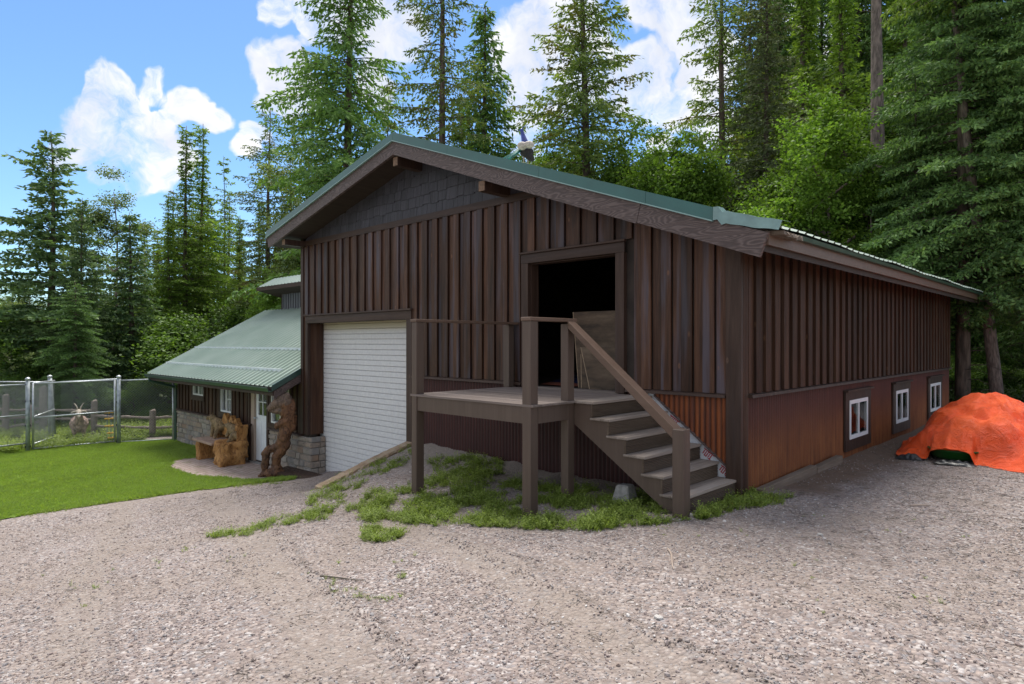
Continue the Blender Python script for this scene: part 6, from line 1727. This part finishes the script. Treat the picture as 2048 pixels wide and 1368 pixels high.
def relief_arr(x, y): return np.array([relief(a, b) for a, b in zip(x, y)])
def ground_arr(x, y): return terrain_np(x, y) + relief_arr(x, y)

def blades(seed, n=26, h=.055, r=.075, w=.006):
    rng = np.random.default_rng(seed); v = []
    for i in range(n):
        a, q = rng.uniform(0, 6.28), r * math.sqrt(rng.random()); b = np.array([math.cos(a) * q, math.sin(a) * q, -.005]); d = rng.uniform(0, 6.28)
        l = h * rng.uniform(.6, 1.25); lean = rng.uniform(.1, .7); t = np.array([math.cos(d) * lean, math.sin(d) * lean, 1.0]); s = np.array([-math.sin(d), math.cos(d), 0]) * w
        v += [b - s, b + s, b + t * l * .55 + s * .6, b + t * l + np.array([math.cos(d), math.sin(d), 0]) * l * .25]
    v = np.array(v); return npmesh('grass_blades', v, np.arange(len(v)).reshape(-1, 4), M['grass'])
def weed(seed, ns=13, h=.11, leaf=.026):
    rng = np.random.default_rng(seed); C = []; D = []; L = []
    for i in range(ns):
        a = rng.uniform(0, 6.28); lean = rng.uniform(.1, 1.1); hh = h * rng.uniform(.4, 1.2)
        for k in range(6):
            q = (k + 1) / 6; C.append((math.cos(a) * lean * hh * q, math.sin(a) * lean * hh * q, hh * q * (1 - .25 * lean * q)))
            b = a + rng.uniform(-2, 2); D.append((math.cos(b), math.sin(b), rng.uniform(-.2, .6))); L.append(leaf * rng.uniform(.6, 1.4))
    C = np.array(C); D = unit(np.array(D)); s = unit(np.cross(D, np.array([0, 0, 1.0]) + rng.normal(size=D.shape) * .3))
    v = rhombs(C, D, s, np.array(L), np.array(L) * .55); return npmesh('weed_leaves', v, np.arange(len(v)).reshape(-1, 4), M['weed'])

# lawn
def pts_in(poly, n):
    xs = [p[0] for p in poly]; ys = [p[1] for p in poly]; out = []
    P = np.stack([RNG.uniform(min(xs), max(xs), n), RNG.uniform(min(ys), max(ys), n)], 1)
    return P[np.array([inpoly(a, b, poly) for a, b in P])]
P = pts_in([(x, max(y, -8)) for x, y in LAWN], 24000)
z = ground_arr(P[:, 0], P[:, 1]) + .012
scatter('lawn_grass', np.column_stack([P, z]), [blades(k) for k in range(4)], RNG.uniform(.7, 1.15, len(P)) * (1 + .25 * np.sin(P[:, 0] * 3 + P[:, 1] * 2)), tilt=.08)
# weeds in picked patches, placed where they grow in the yard
def on_ground_arr(px, py):
    s = (px - 1024) / 1275; rx = FWD[0] + s * RGT[0]; ry = FWD[1] + s * RGT[1]; rz = -(py - 684) / 1275
    t = CAM[2] / -rz
    for _ in range(14): t = t * .4 + .6 * (CAM[2] - terrain_np(CAM[0] + t * rx, CAM[1] + t * ry)) / -rz
    return CAM[0] + t * rx, CAM[1] + t * ry
PATCH = [([(622, 990), (700, 932), (800, 893), (838, 905), (800, 935), (740, 962), (690, 1000), (650, 1040), (612, 1045)], 520, .42, 1.0),
         ([(852, 918), (930, 908), (1000, 918), (1012, 945), (960, 962), (880, 958)], 420, .3, 1.0),
         ([(820, 965), (900, 955), (1000, 968), (1110, 970), (1210, 978), (1300, 992), (1380, 1042), (1290, 1052), (1200, 1064), (1020, 1062), (830, 1048), (740, 1044), (690, 1020), (740, 985)], 3300, .40, 1.0),
         ([(728, 1052), (812, 1048), (806, 1084), (722, 1082)], 230, .4, .8),
         ([(408, 1074), (520, 1048), (640, 1008), (640, 1030), (560, 1056), (450, 1080)], 330, .42, .7),
         ([(640, 1040), (760, 990), (820, 985), (820, 1030), (720, 1042)], 330, .55, .8),
         ([(1384, 1036), (1440, 1006), (1492, 984), (1582, 996), (1576, 1008), (1470, 1022), (1405, 1042)], 420, .35, .9),
         ([(560, 968), (470, 975), (420, 970), (480, 962), (600, 950)], 200, .3, .6),
         ([(600, 1110), (830, 1130), (810, 1210), (640, 1200)], 110, .60, .42), ([(380, 1090), (900, 1085), (900, 1160), (250, 1150)], 120, .62, .40),
         ([(60, 1100), (250, 1120), (240, 1220), (40, 1210)], 50, .6, .40), ([(1480, 1120), (1960, 1100), (1960, 1250), (1480, 1250)], 90, .63, .28), ([(1040, 1010), (1400, 1040), (2040, 1010), (2000, 1090), (1100, 1100)], 90, .62, .28)]
wp = []; wsc = []
for poly, n, th, sc in PATCH:
    xs = [p[0] for p in poly]; ys = [p[1] for p in poly]; k = 0; m_ = []
    while len(m_) < n and k < n * 30:
        k += 1; a, b = RNG.uniform(min(xs), max(xs)), RNG.uniform(min(ys), max(ys))
        if inpoly(a, b, poly): m_.append((a, b))
    m_ = np.array(m_); X_, Y_ = on_ground_arr(m_[:, 0], m_[:, 1])
    nz = np.array([mnoise.noise(Vector((a * 2.6, b * 2.6, 1))) * .5 + .5 for a, b in zip(X_, Y_)])
    keep = nz > th + RNG.uniform(-.08, .14, len(nz)); X_, Y_, nz = X_[keep], Y_[keep], nz[keep]
    wp.append(np.column_stack([X_, Y_, ground_arr(X_, Y_)])); wsc.append(sc * RNG.uniform(.4, 1.0, len(X_)) * (.5 + nz * .7))
# ragged grass fringe along the lawn edge and at the foot of the side wing
e = np.array([(-9.3 + .1 * math.sin(t * 40), -.6 - 7.5 * t) for t in RNG.uniform(0, 1, 500)]); e[:, 0] = np.interp(-e[:, 1], [.6, 1.2, 2.6, 3.8, 5.4, 7, 9], [-9.3, -9.5, -9.72, -9.65, -9.5, -9.35, -9.1]) + RNG.normal(size=500) * .06
wp.append(np.column_stack([e, ground_arr(e[:, 0], e[:, 1])])); wsc.append(RNG.uniform(.2, .4, 500))
W_ = np.concatenate(wp); S_ = np.concatenate(wsc)
wk = [weed(k, h=.10 + .03 * (k % 3)) for k in range(5)]
gk = []
for k in range(4):
    g_m = blades(40 + k, n=16, h=.085, r=.08, w=.004); g_m.materials.clear(); g_m.materials.append(M['weed']); gk.append(g_m)
scatter('weeds', W_, wk + gk[:2], S_, tilt=.2)
# rough pasture beyond the gate
Q = np.column_stack([RNG.uniform(-27, -19.2, 9000), RNG.uniform(-12, 3.5, 9000)]); g_ = np.array([mnoise.noise(Vector((a, b, 4))) for a, b in Q]); Q = Q[g_ > -.15]
scatter('pasture_weeds', np.column_stack([Q, terrain_np(Q[:, 0], Q[:, 1])]), wk, RNG.uniform(1.0, 2.4, len(Q)), tilt=.2)
# low plants under the wood
Q = np.column_stack([RNG.uniform(-2, 10, 2600), RNG.uniform(12.2, 20, 2600)])
M['under'] = leaf_mat('woodland_ground_leaves', (0.018, 0.040, 0.010), (0.040, 0.075, 0.018), (0.075, 0.125, 0.028), .3)
uw = []
for me in wk: c = me.copy(); c.materials.clear(); c.materials.append(M['under']); uw.append(c)
scatter('woodland_groundcover', np.column_stack([Q, terrain_np(Q[:, 0], Q[:, 1])]), uw, RNG.uniform(1.6, 3.6, len(Q)), tilt=.2)

# loose pebbles
def pebble(seed):
    bm = bmesh.new(); bmesh.ops.create_icosphere(bm, subdivisions=1, radius=1.0); rng = np.random.default_rng(seed)
    for v in bm.verts: v.co = v.co * rng.uniform(.75, 1.15)
    for v in bm.verts: v.co.z *= .62; v.co.y *= rng.uniform(.75, .85)
    me = bpy.data.meshes.new('pebble'); bm.to_mesh(me); bm.free(); me.materials.append(M['pebble']); return me
n = 270000; th = RNG.uniform(-.86, .86, n); d = np.sqrt(RNG.uniform(2.2 ** 2, 13.5 ** 2, n)) * 1.0
w = RNG.random(n) < np.clip((4.6 / d) ** 1.25, .1, 1); th, d = th[w], d[w]
fx_ = FWD[0] * np.cos(th) + RGT[0] * np.sin(th); fy_ = FWD[1] * np.cos(th) + RGT[1] * np.sin(th)
px_, py_ = CAM[0] + fx_ * d, CAM[1] + fy_ * d
k_ = ~((px_ < -9.1) | ((px_ < 0.05) & (py_ > -.35)) | ((px_ > -5.9) & (px_ < -.2) & (py_ > -1.3)) | (py_ > 9)); px_, py_ = px_[k_], py_[k_]
cl = np.array([mnoise.noise(Vector((a * .9, b * .9, 6))) + .5 * mnoise.noise(Vector((a * 3.3, b * 3.3, 2))) for a, b in zip(px_, py_)]); tb = .3 * px_ + py_
for c_ in (3.55, 5.1, 6.6): cl = cl - .55 * np.exp(-((tb + c_) / .28) ** 2)
cl = cl - 1.1 * (1 - sstep(px_, .55, 1.15)) * sstep(py_, .2, .8)
k_ = RNG.random(len(cl)) < np.clip(.80 + cl * .6, .08, 1); px_, py_ = px_[k_], py_[k_]
sz = np.exp(RNG.normal(size=len(px_)) * .38) * .0070; sz = np.clip(sz, .0035, .022)
pts = np.column_stack([px_, py_, ground_arr(px_, py_) + sz * .18])
scatter('pebbles', pts, [pebble(k) for k in range(6)], sz, tilt=.5)

# fallen needles, twig bits and chips
def bits(seed):
    rng = np.random.default_rng(seed); m = MB()
    for i in range(3):
        a = rng.uniform(0, 3.14); l = rng.uniform(.012, .035); c = rng.normal(size=2) * .03
        m.tube([(c[0] - math.cos(a) * l, c[1] - math.sin(a) * l, .002), (c[0], c[1], .006), (c[0] + math.cos(a) * l, c[1] + math.sin(a) * l, .002)], .0014, 3, cap=False)
    return m.mesh('litter_bit', M['dead'])
n = 9000; th = RNG.uniform(-.8, .85, n); d = np.sqrt(RNG.uniform(2.5 ** 2, 14 ** 2, n)); bx_ = CAM[0] + (FWD[0] * np.cos(th) + RGT[0] * np.sin(th)) * d; by_ = CAM[1] + (FWD[1] * np.cos(th) + RGT[1] * np.sin(th)) * d
k_ = ~((bx_ < -9.1) | ((bx_ < .2) & (by_ > -.3)) | (by_ > 10)) & (RNG.random(n) < np.clip(.25 + .35 * sstep(bx_, -2, 2) + .4 * sstep(by_, -3, 1), 0, 1)); bx_, by_ = bx_[k_], by_[k_]
scatter('needle_litter', np.column_stack([bx_, by_, ground_arr(bx_, by_) + .004]), [bits(k) for k in range(4)], RNG.uniform(.6, 1.6, len(bx_)), tilt=.15)

# odd stones and sticks
M['stonepale'] = simple('pale_stone', (0.42, 0.40, 0.38), 0.85, var=0.25, scale=12, bump=.4)
for (px, py, s, lab) in ((635, 1230, .0, None), (1318, 1232, .04, 'flat pale grey stone on the gravel below the steps'), (1640, 1070, .03, 'small pale stone on the gravel right of the steps'), (1380, 1032, .05, 'pale chunk of stone at the foot of the newel post')):
    if not lab: continue
    x, y = on_ground(px, py); o = link_mesh('stone', pebble(int(px)), None, (x, y, ground_z(x, y) + s * .2)); o.data.materials.clear(); o.data.materials.append(M['stonepale']); o.scale = (s, s, s * .7); tag(o, lab, 'stone')
for (a, b, lab) in (((1320, 1028), (1420, 1026), 'dark thin stick on the gravel right of the corner post'), ((1400, 1024), (1520, 1016), 'long thin stick lying behind the dark one on the gravel'), ((1820, 1012), (1870, 1010), 'short pale stick on the gravel in front of the tarp'), ((1335, 1100), (1350, 1138), 'curved pale twig on the gravel below the steps'), ((640, 1160), (735, 1164), 'thin dark twig at the edge of the weeds below the deck')):
    p0 = on_ground(*a); p1 = on_ground(*b); pts_ = []
    for i in range(7):
        t = i / 6; x = p0[0] + (p1[0] - p0[0]) * t; y = p0[1] + (p1[1] - p0[1]) * t + .02 * math.sin(t * 5); pts_.append((x, y, ground_z(x, y) + .014))
    tag(MB().tube(pts_, [.007, .008, .007, .007, .006, .005, .003], 6).build('stick', M['dead'] if 'dark' in lab else M['frame_tan'], None), lab, 'stick')
